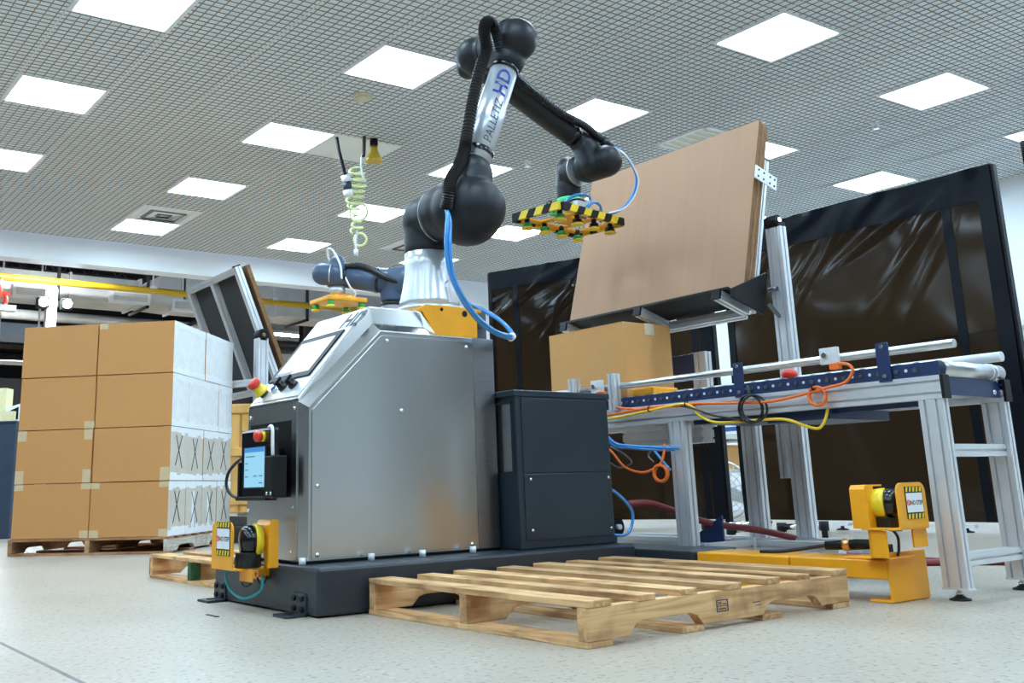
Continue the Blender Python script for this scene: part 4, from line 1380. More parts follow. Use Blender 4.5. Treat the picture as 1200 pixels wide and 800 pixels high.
mb = MB(); alu(mb, (4.12, 2.95, 0.872), (4.06, 2.60, 0.70), 0.045, 0.03); mb.build('brace', M['alu'], hp)

SH = 9
for k in range(SH):
    rnd = random.Random(50 + k)
    d0 = k * 0.0092
    dy = rnd.uniform(-0.006, 0.006) if k else 0
    h = 0.975 + (rnd.uniform(-0.008, 0.008) if k else 0) - 0.012 * (k > 4)
    lab = 'brown corrugated cardboard sheet, %s from the front of the hopper stack' % ('first', 'second', 'third', 'fourth', 'fifth', 'sixth', 'seventh', 'eighth', 'last')[k]
    mb = MB()
    c = [hop(0.004, 2.958 + dy + (0.006 if k else 0), d0), hop(0.004, 4.20 + dy, d0), hop(h, 4.20 + dy, d0), hop(h, 2.958 + dy + (0.006 if k else 0), d0)]
    mb.prism(c, -NX * 0.0078)
    mb.bm.faces.ensure_lookup_table()
    for f in mb.bm.faces:
        f.material_index = 0 if abs(f.normal.dot(NX)) > 0.9 or f.calc_area() > 0.5 else 1
    o = mb.build('cardboard_sheet', [M['kraft_sheet'], M['kraft_edge']], fix=True)
    o.data.update()
    for p in o.data.polygons:
        p.material_index = 0 if p.area > 0.5 else 1
    tag(o, lab, 'cardboard', 'cardboard sheets in the hopper')

# ================================================================== LEFT HOPPER (mirrored cell behind)
lt = V((3.62, 0, 2.438)); ul = V((.382, 0, -.924)); nl = V((.924, 0, .382))
lh = thing('rear_hopper', 'tilted black panel in aluminium frame seen from behind, above the carton stack', 'hopper', (3.83, 8.8, 0.2))


def lhp(s, y, d=0):
    return lt + ul * s + nl * d + V((0, y, 0))


for y in (8.23, 8.80, 9.37):
    mb = MB(); alu(mb, lhp(0.0, y), lhp(1.20, y), 0.06, 0.06, up=nl); rr = mb.build('side_rail' if y != 8.80 else 'middle_rail', M['alu'], lh)
    if y < 8.5:
        mb = MB(); mb.obox(lhp(-0.006, y), ul * 0.006, V((0, .031, 0)), nl * 0.031); mb.build('end_cap', M['black'], rr, fix=True)
mb = MB(); alu(mb, lhp(0.03, 8.262), lhp(0.03, 9.40), 0.06, 0.06, up=nl); mb.build('top_rail', M['alu'], lh)
mb = MB(); alu(mb, lhp(1.17, 8.262), lhp(1.17, 9.40), 0.06, 0.06, up=nl); mb.build('bottom_rail', M['alu'], lh)
mb = MB(); mb.obox(lhp(0.60, 8.80, 0.037), ul * 0.59, V((0, 0.585, 0)), nl * 0.005); mb.build('panel', mat('charcoal_panel', (0.020, 0.022, 0.026), 0.6, var=0.2, scale=60), lh, fix=True)
mb = MB(); alu(mb, (3.845, 8.16, 0.15), (3.845, 8.16, 1.78), 0.10, 0.10, up=(0, 1, 0), slots=(2, 2)); mb.build('post', M['alu'], lh)
mb = MB(); mb.cyl((3.845, 8.11, 1.81), (3.845, 8.21, 1.81), 0.055, 0.055, 20); mb.box(3.80, 3.89, 8.115, 8.205, 1.78, 1.81)
kn = mb.build('pivot_knuckle', M['black'], lh, bevel=0.004)
mb = MB(); mb.cyl((3.845, 8.109, 1.81), (3.845, 8.102, 1.81), 0.018, 0.018, 12); mb.build('pivot_bolt', M['chrome'], kn)
mb = MB(); alu(mb, (3.80, 8.16, 1.385), (3.55, 8.75, 1.385), 0.05, 0.06); mb.build('brace', M['alu'], lh)
mb = MB(); alu(mb, (3.80, 8.16, 0.18), (3.80, 9.3, 0.18), 0.08, 0.08); mb.box(3.7, 4.5, 8.1, 9.4, 0.0, 0.14); mb.build('foot_frame', M['steel_dark'], lh)
for k in range(3):
    mb = MB(); mb.obox(lhp(0.60, 8.80, 0.085 + k * 0.013), ul * 0.585, V((0, 0.60, 0)), nl * 0.006)
    tag(mb.build('cardboard_sheet', M['kraft_edge'], fix=True), 'reddish brown cardboard sheet, %s on the tilted frame behind the carton stack' % ('innermost', 'middle', 'outermost')[k], 'cardboard', 'cardboard sheets in the rear hopper')

# ================================================================== ROBOT
rb = thing('palletizing_robot', 'large black and silver six axis robot arm on the stainless cabinet', 'robot', (2.555, 3.65, 1.206))
RX, RY = 2.555, 3.65
mb = MB()
mb.lathe((RX, RY, 1.207), (0, 0, 1), [(0, 0.150), (0.018, 0.150), (0.022, 0.146)], 48)
mb.build('base_flange', M['silver'], rb)
mb = MB()
mb.lathe((RX, RY, 1.229), (0, 0, 1), [(0, 0.142), (0.03, 0.136), (0.09, 0.122), (0.15, 0.112), (0.20, 0.1085), (0.258, 0.1085)], 48)
bc = mb.build('base_column', M['silver'], rb)
# arched connector cover on the base column
mb = MB()
e1 = V((0.30, -0.954, 0)); e2 = V((0.954, 0.30, 0))
mb.prism([V((RX, RY, 1.235)) + e1 * 0.112 - e2 * 0.035, V((RX, RY, 1.235)) + e1 * 0.112 + e2 * 0.035] + [V((RX, RY, 1.235 + 0.075 + 0.04 * math.sin(a))) + e1 * 0.098 + e2 * 0.035 * math.cos(a) for a in [PI * q / 8 for q in range(9)]], e1 * 0.030)
mb.build('connector_cover', M['silver'], bc, bevel=0.006, fix=True)
JR = 0.1095
zj = 1.645
mb = MB()
mb.cyl((RX, RY, 1.488), (RX, RY, 1.66), JR, JR, 40)
mb.sphere((RX, RY, zj), 0.117, 40, 20)
mb.capsule((RX, RY, zj + 0.002), (RX, 3.56, zj), 0.114, 0.116, 40)
mb.build('shoulder_housing', M['blackcast'], rb, remesh=0.008, smooth=8)
mb = MB(); mb.cyl((RX, 3.546, zj), (RX, 3.541, zj), 0.1265, 0.1265, 48); mb.build('joint_ring', M['silver'], rb)
AX = V((0.364, 0, 0.931)).normalized()           # upper arm direction
e0 = V((2.555, 3.375, 1.658))
mb = MB()
mb.cyl((2.555, 3.538, zj), (2.558, 3.47, zj), 0.131, 0.140, 48)
mb.sphere((2.580, 3.375, zj - 0.012), 0.160, 40, 20, (1.05, 1.0, 1.0))
mb.capsule((2.575, 3.38, zj - 0.012), (2.590, 3.33, zj - 0.012), 0.148, 0.140, 40)
mb.cyl((2.560, 3.48, zj), (2.572, 3.33, zj - 0.01), 0.142, 0.138, 40)
mb.capsule((2.575, 3.40, zj), e0 + AX * 0.16 + V((0, 0.0, 0)), 0.138, 0.098, 40)
mb.cyl(e0 + AX * 0.10, e0 + AX * 0.205, 0.10, 0.078, 40)
mb.build('upper_arm_joint', M['blackcast'], rb, remesh=0.008, smooth=8)
# housing split line
mb = MB(); mb.cyl(e0 + AX * 0.205, e0 + AX * 0.215, 0.078, 0.078, 40); mb.build('arm_collar', M['chrome'], rb)
TR = 0.0705
mb = MB(); mb.cyl(e0 + AX * 0.215, e0 + AX * 0.745, TR, TR - 0.004, 48); ta = mb.build('upper_arm_tube', M['silver'], rb)
mb = MB(); mb.cyl(e0 + AX * 0.262, e0 + AX * 0.290, TR + 0.003, TR + 0.003, 40); mb.obox(e0 + AX * 0.276 + V((-0.07, -0.03, 0.0)), AX * 0.016, V((0.025, 0, -0.008)), V((0, 0.018, 0))); mb.build('hose_clamp', M['blackgloss'], ta, bevel=0.002)
mb = MB(); mb.cyl(e0 + AX * 0.745, e0 + AX * 0.772, TR + 0.001, TR + 0.001, 40); mb.build('elbow_band', M['blackgloss'], rb)
# lettering wrapped on the tube
axp = e0 + AX * 0.0
view = (V((0, 0, 0.4394)) - (e0 + AX * 0.45)); nrm = (view - AX * view.dot(AX)).normalized()
# turn the lettering toward the right side of the tube
rgt = AX.cross(nrm) * -1.0
if rgt.dot(cr) < 0:
    rgt = -rgt
nrm = (nrm * math.cos(0.22) + rgt * math.sin(0.22)).normalized()
rgt = (rgt - nrm * rgt.dot(nrm)).normalized()


def wrap_text(name, body, size, s0, yoff, material, bold, spacing=1.0, shear=0.0):
    me = text_mesh(body, size, bold, spacing)
    org = wloc(ta)
    bm = bmesh.new(); bm.from_mesh(me)
    bmesh.ops.triangulate(bm, faces=bm.faces)
    bmesh.ops.subdivide_edges(bm, edges=bm.edges, cuts=3)
    for v in bm.verts:
        x = v.co.x + shear * v.co.y; th = -(v.co.y + yoff) / TR
        tt = (s0 + x - 0.215) / 0.53
        R = TR - 0.004 * tt + 0.0016
        v.co = e0 + AX * (s0 + x) + (nrm * math.cos(th) + rgt * math.sin(th)) * R - org
    bm.to_mesh(me); bm.free()
    me.materials.clear(); me.materials.append(material)
    o = bpy.data.objects.new(name, me); COL.objects.link(o); o.parent = ta
    return o


wrap_text('printed_word', 'PALLETIZ', 0.058, 0.310, -0.026, M['ink_grey'], 0.0, 1.0, 0.12)
wrap_text('printed_logo', 'HD', 0.098, 0.570, -0.028, M['ink_blue'], 0.0018, 1.05, 0.12)
# elbow at the top
el = e0 + AX * 0.905 + V((-0.012, 0, 0.018))
EY = el.y
mb = MB()
mb.cyl(e0 + AX * 0.772, e0 + AX * 0.84, 0.073, 0.088, 40)
mb.capsule(e0 + AX * 0.835, el + V((0.0, -0.02, 0.0)), 0.084, 0.104, 40)
mb.cyl(el + V((0.0, -0.050, 0)), el + V((0, 0.125, 0)), 0.110, 0.110, 40)
mb.capsule(el + V((0.008, -0.040, 0.0)), el + V((0, 0.06, 0)), 0.106, 0.108, 40)
mb.capsule(e0 + AX * 0.82, el + V((-0.02, 0.06, 0.0)), 0.088, 0.105, 40)
mb.build('elbow_housing', M['blackcast'], rb, remesh=0.007, smooth=8)
mb = MB(); mb.cyl(el + V((0, 0.126, 0)), el + V((0, 0.133, 0)), 0.098, 0.098, 44); mb.build('joint_ring', M['steel_dark'], rb)
FY = EY + 0.225
fs = V((el.x + 0.01, FY, el.z - 0.015)); fe = V((3.50, FY, 2.215))
FD = (fe - fs).normalized()
mb = MB()
mb.cyl(el + V((0, 0.135, 0)), V((el.x, FY, el.z)), 0.104, 0.088, 40)
mb.capsule(V((el.x, FY - 0.02, el.z)), V((el.x - 0.015, FY + 0.085, el.z - 0.015)), 0.088, 0.062, 40)
mb.capsule(fs - FD * 0.055, fs + FD * 0.14, 0.092, 0.076, 40)
mb.build('forearm_joint', M['blackcast'], rb, remesh=0.007, smooth=8)
mb = MB()
L = (fe - fs).length
mb.lathe(fs, FD, [(0.10, 0.080), (0.16, 0.076), (0.30, 0.074), (0.50, 0.066), (0.62, 0.058), (L - 0.03, 0.054), (L, 0.052)], 40)
fa = mb.build('forearm', M['blackcast'], rb)
mb = MB(); mb.cyl(fs + FD * (L - 0.05), fs + FD * (L - 0.02), 0.0585, 0.0585, 36); mb.build('hose_clamp', M['blackgloss'], fa)
# wrist
wc = V((3.565, FY - 0.085, 2.065))
mb = MB()
mb.cyl(fe - FD * 0.01, fe + FD * 0.05, 0.054, 0.066, 36)
mb.capsule(fe + FD * 0.06, wc + V((-0.005, 0.03, 0.0)), 0.068, 0.080, 36)
mb.capsule(wc + V((0.03, -0.03, 0.01)), wc + V((0, 0.075, 0)), 0.085, 0.082, 36)
mb.build('wrist_joint', M['blackcast'], rb, remesh=0.006, smooth=8)
mb = MB(); mb.cyl(wc + V((0, 0.150, 0)), wc + V((0, 0.157, 0)), 0.083, 0.083, 40); mb.build('joint_ring', M['silver'], rb)
wx, wz = wc.x, wc.z
WY = wc.y + 0.235
mb = MB()
mb.cyl(wc + V((0, 0.158, 0)), V((wx, WY, wz)), 0.080, 0.075, 36)
mb.capsule(V((wx, WY, wz + 0.045)), V((wx, WY, wz - 0.075)), 0.060, 0.066, 36)
mb.cyl(V((wx, WY, wz - 0.06)), V((wx, WY, wz - 0.135)), 0.068, 0.064, 36)
mb.build('tool_joint', M['blackcast'], rb, remesh=0.006, smooth=6)
TZ = wz - 0.15
mb = MB(); mb.cyl((wx, WY, TZ + 0.017), (wx, WY, TZ + 0.004), 0.0625, 0.0625, 36); mb.build('status_ring', M['ledgreen'], rb)
mb = MB(); mb.cyl((wx, WY, TZ + 0.004), (wx, WY, 1.815), 0.058, 0.050, 36); mb.box(wx - 0.02, wx + 0.075, WY - 0.085, WY - 0.045, TZ - 0.07, TZ + 0.0); mb.build('tool_flange', M['silver'], rb)
# corrugated dress hose on the upper arm
mb = MB()
hose = [(2.41, 3.30, 1.60), (2.405, 3.27, 1.66), (2.425, 3.275, 1.73), (2.478, 3.29, 1.80), (2.525, 3.31, 1.88), (2.545, 3.315, 1.95), (2.575, 3.315, 2.08), (2.605, 3.315, 2.20), (2.640, 3.31, 2.32), (2.668, 3.30, 2.40), (2.655, 3.295, 2.47), (2.660, 3.295, 2.52), (2.685, 3.30, 2.548), (2.72, 3.31, 2.545), (2.755, 3.33, 2.50), (2.80, 3.36, 2.44)]
mb.tube(hose, 0.0285, 14, 16, wave=0.20, ribs=1)
mb.build('corrugated_hose', M['rubber'], rb)
mb = MB()
mb.tube([(2.985, FY - 0.09, 2.43), (3.05, FY - 0.085, 2.405), (3.165, FY - 0.08, 2.36), (3.31, FY - 0.078, 2.305), (3.42, FY - 0.078, 2.278)], 0.022, 12, 18, wave=0.2, ribs=1)
mb.build('corrugated_hose', M['rubber'], rb)
mb = MB(); mb.tube([(3.40, FY - 0.078, 2.282), (3.50, FY - 0.075, 2.262), (3.585, FY - 0.07, 2.225), (3.625, FY - 0.075, 2.205)], 0.021, 12, 6); mb.cyl((3.615, FY - 0.074, 2.208), (3.675, FY - 0.08, 2.175), 0.028, 0.026, 16)
mb.build('hose_end_fitting', M['rubber'], rb)
# blue air lines
mb = MB()
mb.tube([(2.41, 3.30, 1.61), (2.400, 3.275, 1.56), (2.385, 3.265, 1.49), (2.385, 3.27, 1.40), (2.405, 3.275, 1.31), (2.455, 3.28, 1.22), (2.53, 3.285, 1.14), (2.62, 3.29, 1.085), (2.70, 3.30, 1.065), (2.765, 3.32, 1.065), (2.795, 3.36, 1.10), (2.78, 3.42, 1.16), (2.73, 3.47, 1.21), (2.66, 3.50, 1.235)], 0.0095, 10)
mb.tube([(2.42, 3.305, 1.60), (2.410, 3.27, 1.54), (2.395, 3.255, 1.46), (2.398, 3.258, 1.38), (2.42, 3.265, 1.29), (2.475, 3.27, 1.205), (2.55, 3.275, 1.13), (2.64, 3.28, 1.082), (2.72, 3.29, 1.070), (2.775, 3.335, 1.085), (2.77, 3.40, 1.15), (2.70, 3.47, 1.215), (2.64, 3.49, 1.245)], 0.007, 10)
mb.build('blue_air_hose', M['bluehose'], rb)
mb = MB(); mb.cyl((2.752, 3.312, 1.064), (2.778, 3.332, 1.075), 0.017, 0.017, 14); mb.build('hose_sleeve', M['tape_white'], rb)
mb = MB()
mb.tube([(3.68, FY - 0.08, 2.185), (3.73, FY - 0.09, 2.165), (3.80, FY - 0.09, 2.12), (3.85, FY - 0.085, 2.04), (3.845, FY - 0.06, 1.95), (3.79, FY - 0.03, 1.87), (3.72, FY, 1.835), (3.64, FY + 0.04, 1.825)], 0.008, 10)
mb.build('blue_air_hose', M['bluehose'], rb)
mb = MB(); mb.tube([(3.69, FY - 0.085, 2.178), (3.74, FY - 0.10, 2.15), (3.805, FY - 0.10, 2.10), (3.852, FY - 0.095, 2.02), (3.842, FY - 0.07, 1.935), (3.785, FY - 0.04, 1.862), (3.70, FY - 0.01, 1.832)], 0.005, 10)
mb.build('white_air_hose', M['tape_white'], rb)

# gripper -----------------------------------------------------------------
gx, gy, gz = wx - 0.015, WY - 0.005, 1.808
gp = thing('vacuum_gripper', 'yellow and black striped vacuum gripper plate under the robot wrist', 'gripper', (gx, gy, gz - 0.08))
ga = math.radians(9)
gu = V((math.cos(ga), math.sin(ga), 0)); gv = V((-math.sin(ga), math.cos(ga), 0))
GL, GW = 0.262, 0.155


def g(a, b, c=0.0):
    return V((gx, gy, gz)) + gu * a + gv * b + V((0, 0, c))


mb = MB()
for s in (-1, 1):
    mb.obox(g(0, s * (GW - 0.022)), gu * GL, gv * 0.022, (0, 0, 0.006))
    mb.obox(g(s * (GL - 0.022), 0), gu * 0.022, gv * (GW - 0.044), (0, 0, 0.006))
for a in (-0.09, 0.09):
    mb.obox(g(a, 0), gu * 0.02, gv * (GW - 0.044), (0, 0, 0.006))
mb.obox(g(0, 0), gu * 0.07, gv * 0.06, (0, 0, 0.006))
mb.build('plate_frame', M['yellow'], gp, bevel=0.002, fix=True)
# hazard striped foam edge: alternate yellow and black blocks
def edge(p, q, inn, n, name):
    p = V(p); q = V(q); d = (q - p) / n
    for k in range(n):
        c = p + d * (k + 0.5)
        mb = MB()
        sh = V((0, 0, 0.020)); sk = d.normalized() * 0.012
        a0 = p + d * k; a1 = p + d * (k + 1)
        P = [a0 - sh - (sk if k else V()), a1 - sh - (sk if k < n - 1 else V()), a1 + sh + (sk if k < n - 1 else V()), a0 + sh + (sk if k else V())]
        mb.prism(P, inn * 0.020)
        mb.build('yellow_edge_block' if k % 2 else 'black_edge_block', M['yellow2'] if k % 2 else M['black'], gp, fix=True)


edge(g(-GL, -GW), g(GL, -GW), -gv, 9, 'edge')
edge(g(-GL, GW), g(GL, GW), gv, 9, 'edge')
edge(g(-GL, GW), g(-GL, -GW), -gu, 6, 'edge')
edge(g(GL, GW), g(GL, -GW), gu, 6, 'edge')
for a in (-0.215, -0.072, 0.072, 0.215):
    for b in (-0.110, 0.110):
        mb = MB(); mb.cyl(g(a, b, 0.002), g(a, b, -0.030), 0.014, 0.014, 14)
        sc0 = mb.build('suction_cup', M['black'], gp)
        mb = MB(); mb.lathe(g(a, b, -0.026), (0, 0, -1), [(0, 0.016), (0.006, 0.026), (0.012, 0.020), (0.018, 0.028), (0.022, 0.024)], 18); mb.build('bellows', M['green'] if b > 0 or a < -0.2 else M['black'], sc0)
        mb = MB(); mb.lathe(g(a, b, -0.048), (0, 0, -1), [(0, 0.022), (0.006, 0.031), (0.013, 0.033), (0.015, 0.027)], 18); mb.build('cup_lip', M['yellow2'], sc0)
for a in (-0.11, 0.10):
    mb = MB(); mb.obox(g(a, 0.0, 0.022), gu * 0.03, gv * 0.02, (0, 0, 0.014)); mb.build('vacuum_fitting', M['green'] if a < 0 else M['steel_dark'], gp, fix=True)
mb = MB()
mb.tube([g(-0.17, -0.07, 0.01), g(-0.13, -0.08, 0.06), g(-0.05, -0.09, 0.11), g(0.04, -0.10, 0.125), g(0.10, -0.07, 0.11), g(0.08, -0.02, 0.06), g(0.06, 0.0, 0.02)], 0.0085, 10)
mb.tube([g(0.02, -0.09, 0.02), g(0.05, -0.10, 0.07), g(0.11, -0.10, 0.10), g(0.17, -0.09, 0.08), g(0.20, -0.06, 0.01)], 0.0085, 10)
mb.build('blue_air_hose', M['bluehose'], gp)
mb = MB(); mb.tube([g(-0.16, -0.03, 0.01), g(-0.20, -0.02, 0.05), g(-0.16, 0.0, 0.08), g(-0.10, 0.0, 0.06)], 0.005, 8); mb.tube([g(-0.15, -0.06, 0.012), g(-0.08, -0.075, 0.075), g(0.0, -0.085, 0.10), g(0.06, -0.08, 0.09)], 0.005, 8)
mb.build('black_cable', M['rubber'], gp)

# ================================================================== SECOND ROBOT (rear cell)
r2 = thing('distant_robot', 'small looking distant robot arm with yellow gripper left of the silver base column', 'robot', (4.62, 7.0, 0))
mb = MB(); mb.box(4.35, 5.15, 6.75, 7.3, 0.0, 1.15); mb.prism([(4.35, 6.75, 1.15), (5.15, 6.75, 1.15), (5.0, 6.75, 1.25), (4.5, 6.75, 1.25)], (0, 0.5, 0)); mb.build('pedestal_cabinet', M['steel_plain'], r2, fix=True)
mb = MB(); mb.lathe((4.53, 7.02, 1.25), (0, 0, 1), [(0, 0.15), (0.1, 0.13), (0.2, 0.10), (0.70, 0.10)], 28); mb.build('base_column', M['silver'], r2)
mb = MB(); mb.cyl((4.53, 7.02, 1.955), (4.53, 7.02, 1.975), 0.105, 0.105, 28); mb.build('black_band', M['blackgloss'], r2)
mb = MB(); mb.cyl((4.53, 7.02, 1.99), (4.53, 7.02, 2.10), 0.10, 0.11, 28); mb.sphere((4.56, 7.0, 2.15), 0.13, 28, 14); mb.capsule((4.60, 6.95, 2.165), (4.50, 7.03, 2.17), 0.135, 0.115, 28)
shell2 = mat('blue_grey_robot_shell', (0.055, 0.085, 0.14), 0.35, var=0.1, scale=12)
mb.build('shoulder', shell2, r2, remesh=0.012, smooth=5)
mb = MB(); mb.cyl((4.50, 7.03, 2.17), (4.15, 7.27, 2.215), 0.115, 0.085, 28); fa2 = mb.build('forearm', shell2, r2)
for t_ in (0.2, 0.86):
    c = V((4.50, 7.03, 2.17)).lerp(V((4.15, 7.27, 2.215)), t_); d = (V((4.15, 7.27, 2.215)) - V((4.50, 7.03, 2.17))).normalized()
    mb = MB(); mb.cyl(c, c + d * 0.025, 0.118 - t_ * 0.028, 0.118 - t_ * 0.028, 28); mb.build('hose_clamp', M['blackgloss'], fa2)
mb = MB(); mb.capsule((4.03, 7.34, 2.245), (4.10, 7.28, 2.235), 0.098, 0.095, 28); mb.build('wrist', shell2, r2)
mb = MB(); mb.cyl((4.082, 7.297, 2.237), (4.089, 7.291, 2.236), 0.099, 0.099, 28); mb.build('joint_ring', M['silver'], r2)
mb = MB(); mb.cyl((4.125, 7.26, 2.13), (4.125, 7.26, 2.33), 0.088, 0.075, 28); mb.sphere((4.125, 7.26, 2.33), 0.075, 20, 10); mb.build('tool_joint', shell2, r2)
mb = MB(); mb.cyl((4.125, 7.26, 2.13), (4.125, 7.26, 2.05), 0.07, 0.065, 24); mb.build('tool_flange', M['silver'], r2)
mb = MB(); mb.tube([(4.17, 7.20, 2.30), (4.25, 7.12, 2.30), (4.32, 7.04, 2.26), (4.40, 6.96, 2.19), (4.50, 6.90, 2.14), (4.58, 6.88, 2.10), (4.62, 6.88, 2.02)], 0.026, 10); mb.build('black_hose', M['rubber'], r2)
mb = MB(); mb.tube([(4.12, 7.18, 2.18), (4.10, 7.17, 2.30), (4.05, 7.2, 2.42), (4.02, 7.24, 2.44), (4.05, 7.27, 2.36), (4.12, 7.26, 2.32)], 0.010, 8); mb.tube([(4.15, 7.17, 2.20), (4.18, 7.15, 2.12), (4.24, 7.15, 2.05), (4.2, 7.2, 2.0)], 0.008, 8); mb.build('white_hose', M['tape_white'], r2)
g2 = thing('distant_gripper', 'small yellow vacuum gripper on the distant robot', 'gripper', (4.125, 7.26, 1.95))
mb = MB(); mb.box(3.94, 4.32, 7.08, 7.42, 1.975, 2.015); mb.build('gripper_plate', M['yellow'], g2, bevel=0.01)
mb = MB(); mb.box(4.07, 4.18, 7.20, 7.32, 2.015, 2.055); mb.cyl((4.20, 7.18, 2.015), (4.20, 7.18, 2.045), 0.03, 0.03, 12); mb.build('fitting', M['yellow'], g2)
for (x, y) in ((3.98, 7.12), (3.98, 7.38), (4.28, 7.12), (4.28, 7.38)):
    mb = MB(); mb.cyl((x, y, 1.975), (x, y, 1.935), 0.028, 0.030, 12); cu2 = mb.build('suction_cup', M['green'], g2)
    mb = MB(); mb.cyl((x, y, 1.935), (x, y, 1.918), 0.036, 0.038, 12); mb.build('cup_lip', M['yellow2'], cu2)

# ================================================================== CURTAINS
def curtain(label, A, B, z0, z1, hem_top, seams, seed, feet, hem_end=(0.05, 0.05)):
    A = V(A); B = V(B)
    d = (B - A); L = d.length; d.normalize(); n = V((-d.y, d.x, 0))
    if n.dot(V((0, 0, 0)) - A) < 0:
        n = -n
    t = thing('weld_curtain', label, 'curtain', ((A.x + B.x) / 2, (A.y + B.y) / 2, 0), 0, 'dark amber weld curtains')
    rnd = random.Random(seed)
    nx, nz = 90, 70
    folds = []
    for q in range(16):
        # folds run diagonally down from the upper corner
        px_ = rnd.uniform(0.3, 1.0) * L; ang = rnd.uniform(0.35, 1.1); wdt = rnd.uniform(0.02, 0.05); amp = rnd.uniform(0.006, 0.016)
        folds.append((px_, ang, wdt, amp))

    def off(u, v):
        x = u * L; z = v * (z1 - z0)
        top = (z1 - z0) - z
        w = 0.012 * math.sin(x * 2.1 + 0.6 * math.sin(z * 1.7)) + 0.006 * math.sin(x * 5.3 + z * 2.2) + 0.004 * math.sin(z * 6.0 + x * 3.1)
        for (p, a, wd, am) in folds:
            s = (x - p) * math.sin(a) + top * math.cos(a)
            along = top * math.sin(a) - (x - p) * math.cos(a)
            f = max(0.0, 1 - along / 1.5) if along > 0 else max(0, 1 + along * 3)
            w += am * f * math.exp(-(s / wd) ** 2)
        return w
    mb = MB()
    G = [[mb.bm.verts.new(A + d * (L * i / nx) + n * off(i / nx, k / nz) + V((0, 0, z0 + (z1 - z0) * k / nz))) for k in range(nz + 1)] for i in range(nx + 1)]
    for i in range(nx):
        for k in range(nz):
            mb._face([G[i][k], G[i + 1][k], G[i + 1][k + 1], G[i][k + 1]], True)
    mb.build('film', M['film'], t)

    def strip(u0, u1, v0, v1, nm, h=0.006):
        mb = MB()
        mu = max(2, int((u1 - u0) * 90)); mv = max(2, int((v1 - v0) * 70))
        G = [[mb.bm.verts.new(A + d * (L * (u0 + (u1 - u0) * i / mu)) + n * (off(u0 + (u1 - u0) * i / mu, v0 + (v1 - v0) * k / mv) + h) + V((0, 0, z0 + (z1 - z0) * (v0 + (v1 - v0) * k / mv)))) for k in range(mv + 1)] for i in range(mu + 1)]
        for i in range(mu):
            for k in range(mv):
                mb._face([G[i][k], G[i + 1][k], G[i + 1][k + 1], G[i][k + 1]], True)
        return mb.build(nm, M['filmframe'], t)
    strip(0, 1, 1 - hem_top / (z1 - z0), 1, 'top_hem')
    strip(0, hem_end[0] / L, 0, 1, 'end_hem'); strip(1 - hem_end[1] / L, 1, 0, 1, 'end_hem')
    for (u, hw) in seams:
        strip(u - hw / L, u + hw / L, 0, 1, 'seam_strip', 0.008)
    for (s, e) in ((0.0, 0.0), (1.0, 0.0)):
        c = A + d * (L * s) - n * 0.05
        mb = MB(); mb.box(c.x - 0.025, c.x + 0.025, c.y - 0.025, c.y + 0.025, 0.035, z1); po = mb.build('post', M['black'], t)
        mb = MB(); mb.obox(V((c.x, c.y, 0.03)), n * 0.30, d * 0.025, (0, 0, 0.012)); mb.build('post_foot', M['steel_dark'], po, fix=True)
        for sg in (-1, 1):
            q = c + n * 0.26 * sg
            mb = MB(); mb.lathe((q.x, q.y, 0), (0, 0, 1), [(0, 0.035), (0.008, 0.033), (0.014, 0.012), (0.03, 0.012)], 14); mb.build('levelling_foot', M['black'], po)
    mb = MB(); mb.beam(A - n * 0.05 + V((0, 0, z1 - 0.01)), B - n * 0.05 + V((0, 0, z1 - 0.01)), 0.04, 0.04); mb.build('top_rail', M['black'], t)
    for u in feet:
        c = A + d * (L * u) + n * 0.08
        mb = MB(); mb.obox(V((c.x, c.y, 0.045)), d * 0.07, n * 0.03, (0, 0, 0.012)); fo = mb.build('foot_block', M['galv'], t, fix=True)
        mb = MB(); mb.lathe((c.x, c.y, 0), (0, 0, 1), [(0, 0.05), (0.008, 0.046), (0.016, 0.015), (0.036, 0.012)], 14); mb.build('levelling_foot', M['black'], fo)
    return t


curtain('dark amber weld curtain on the right, with one black seam and diagonal folds', (7.60, 5.93, 0), (7.60, 3.38, 0), 0.07, 2.72, 0.26, ((0.855, 0.035),), 4, (0.40, 0.58, 0.80, 0.97), (0.07, 0.12))
curtain('dark amber weld curtain left of the narrow gap, behind the slate cabinet', (6.66, 8.36, 0), (7.56, 6.10, 0), 0.07, 2.72, 0.20, ((0.14, 0.03), (0.93, 0.03)), 9, (0.85,), (0.04, 0.12))
#@@PART4
# ================================================================== HANGING CABLES on the blank panel
HX, HY = 4.60, 7.72
t = thing('hanging_coil_cable', 'pale yellow coiled cable hanging from the plain white ceiling panel', 'cable', (4.60, 7.72, 3.66))
mb = MB(); mb.tube([(4.60, 7.60, 3.68), (4.60, 7.60, 3.55), (4.59, 7.62, 3.45), (4.60, 7.63, 3.35), (4.64, 7.64, 3.25)], 0.010, 8); mb.build('cable_drop', M['tape_white'], t)
mb = MB(); mb.tube([(4.60, 7.58, 3.68), (4.60, 7.585, 3.58), (4.595, 7.59, 3.48)], 0.018, 8); mb.build('dark_sleeve', M['column'], t)
mb = MB()
pts = []
rnd = random.Random(5)
for q in range(150):
    a = q * 2 * PI / 14
    R = 0.055 + 0.030 * math.sin(q * 0.045) + rnd.uniform(-0.006, 0.006)
    z = 3.40 - q * 0.0042
    if 70 < q < 105:
        R += 0.03
    pts.append(V((4.575, 7.70, z)) + cr * R * math.cos(a) + V((0.1, 0.14, 0.35)) * R * math.sin(a) + V((0.02 * math.sin(q * 0.05), 0, 0)))
mb.tube(pts, 0.011, 6, 2)
mb.ring((4.62, 7.73, 2.98), (0.57, 0.79, 0.1), 0.085, 0.012, 20, 6, 2.3, 0.01)
mb.ring((4.655, 7.76, 2.72), (0.57, 0.79, 0.1), 0.060, 0.012, 20, 6, 2.3, 0.01)
mb.build('coiled_cable', M['coilcable'], t)
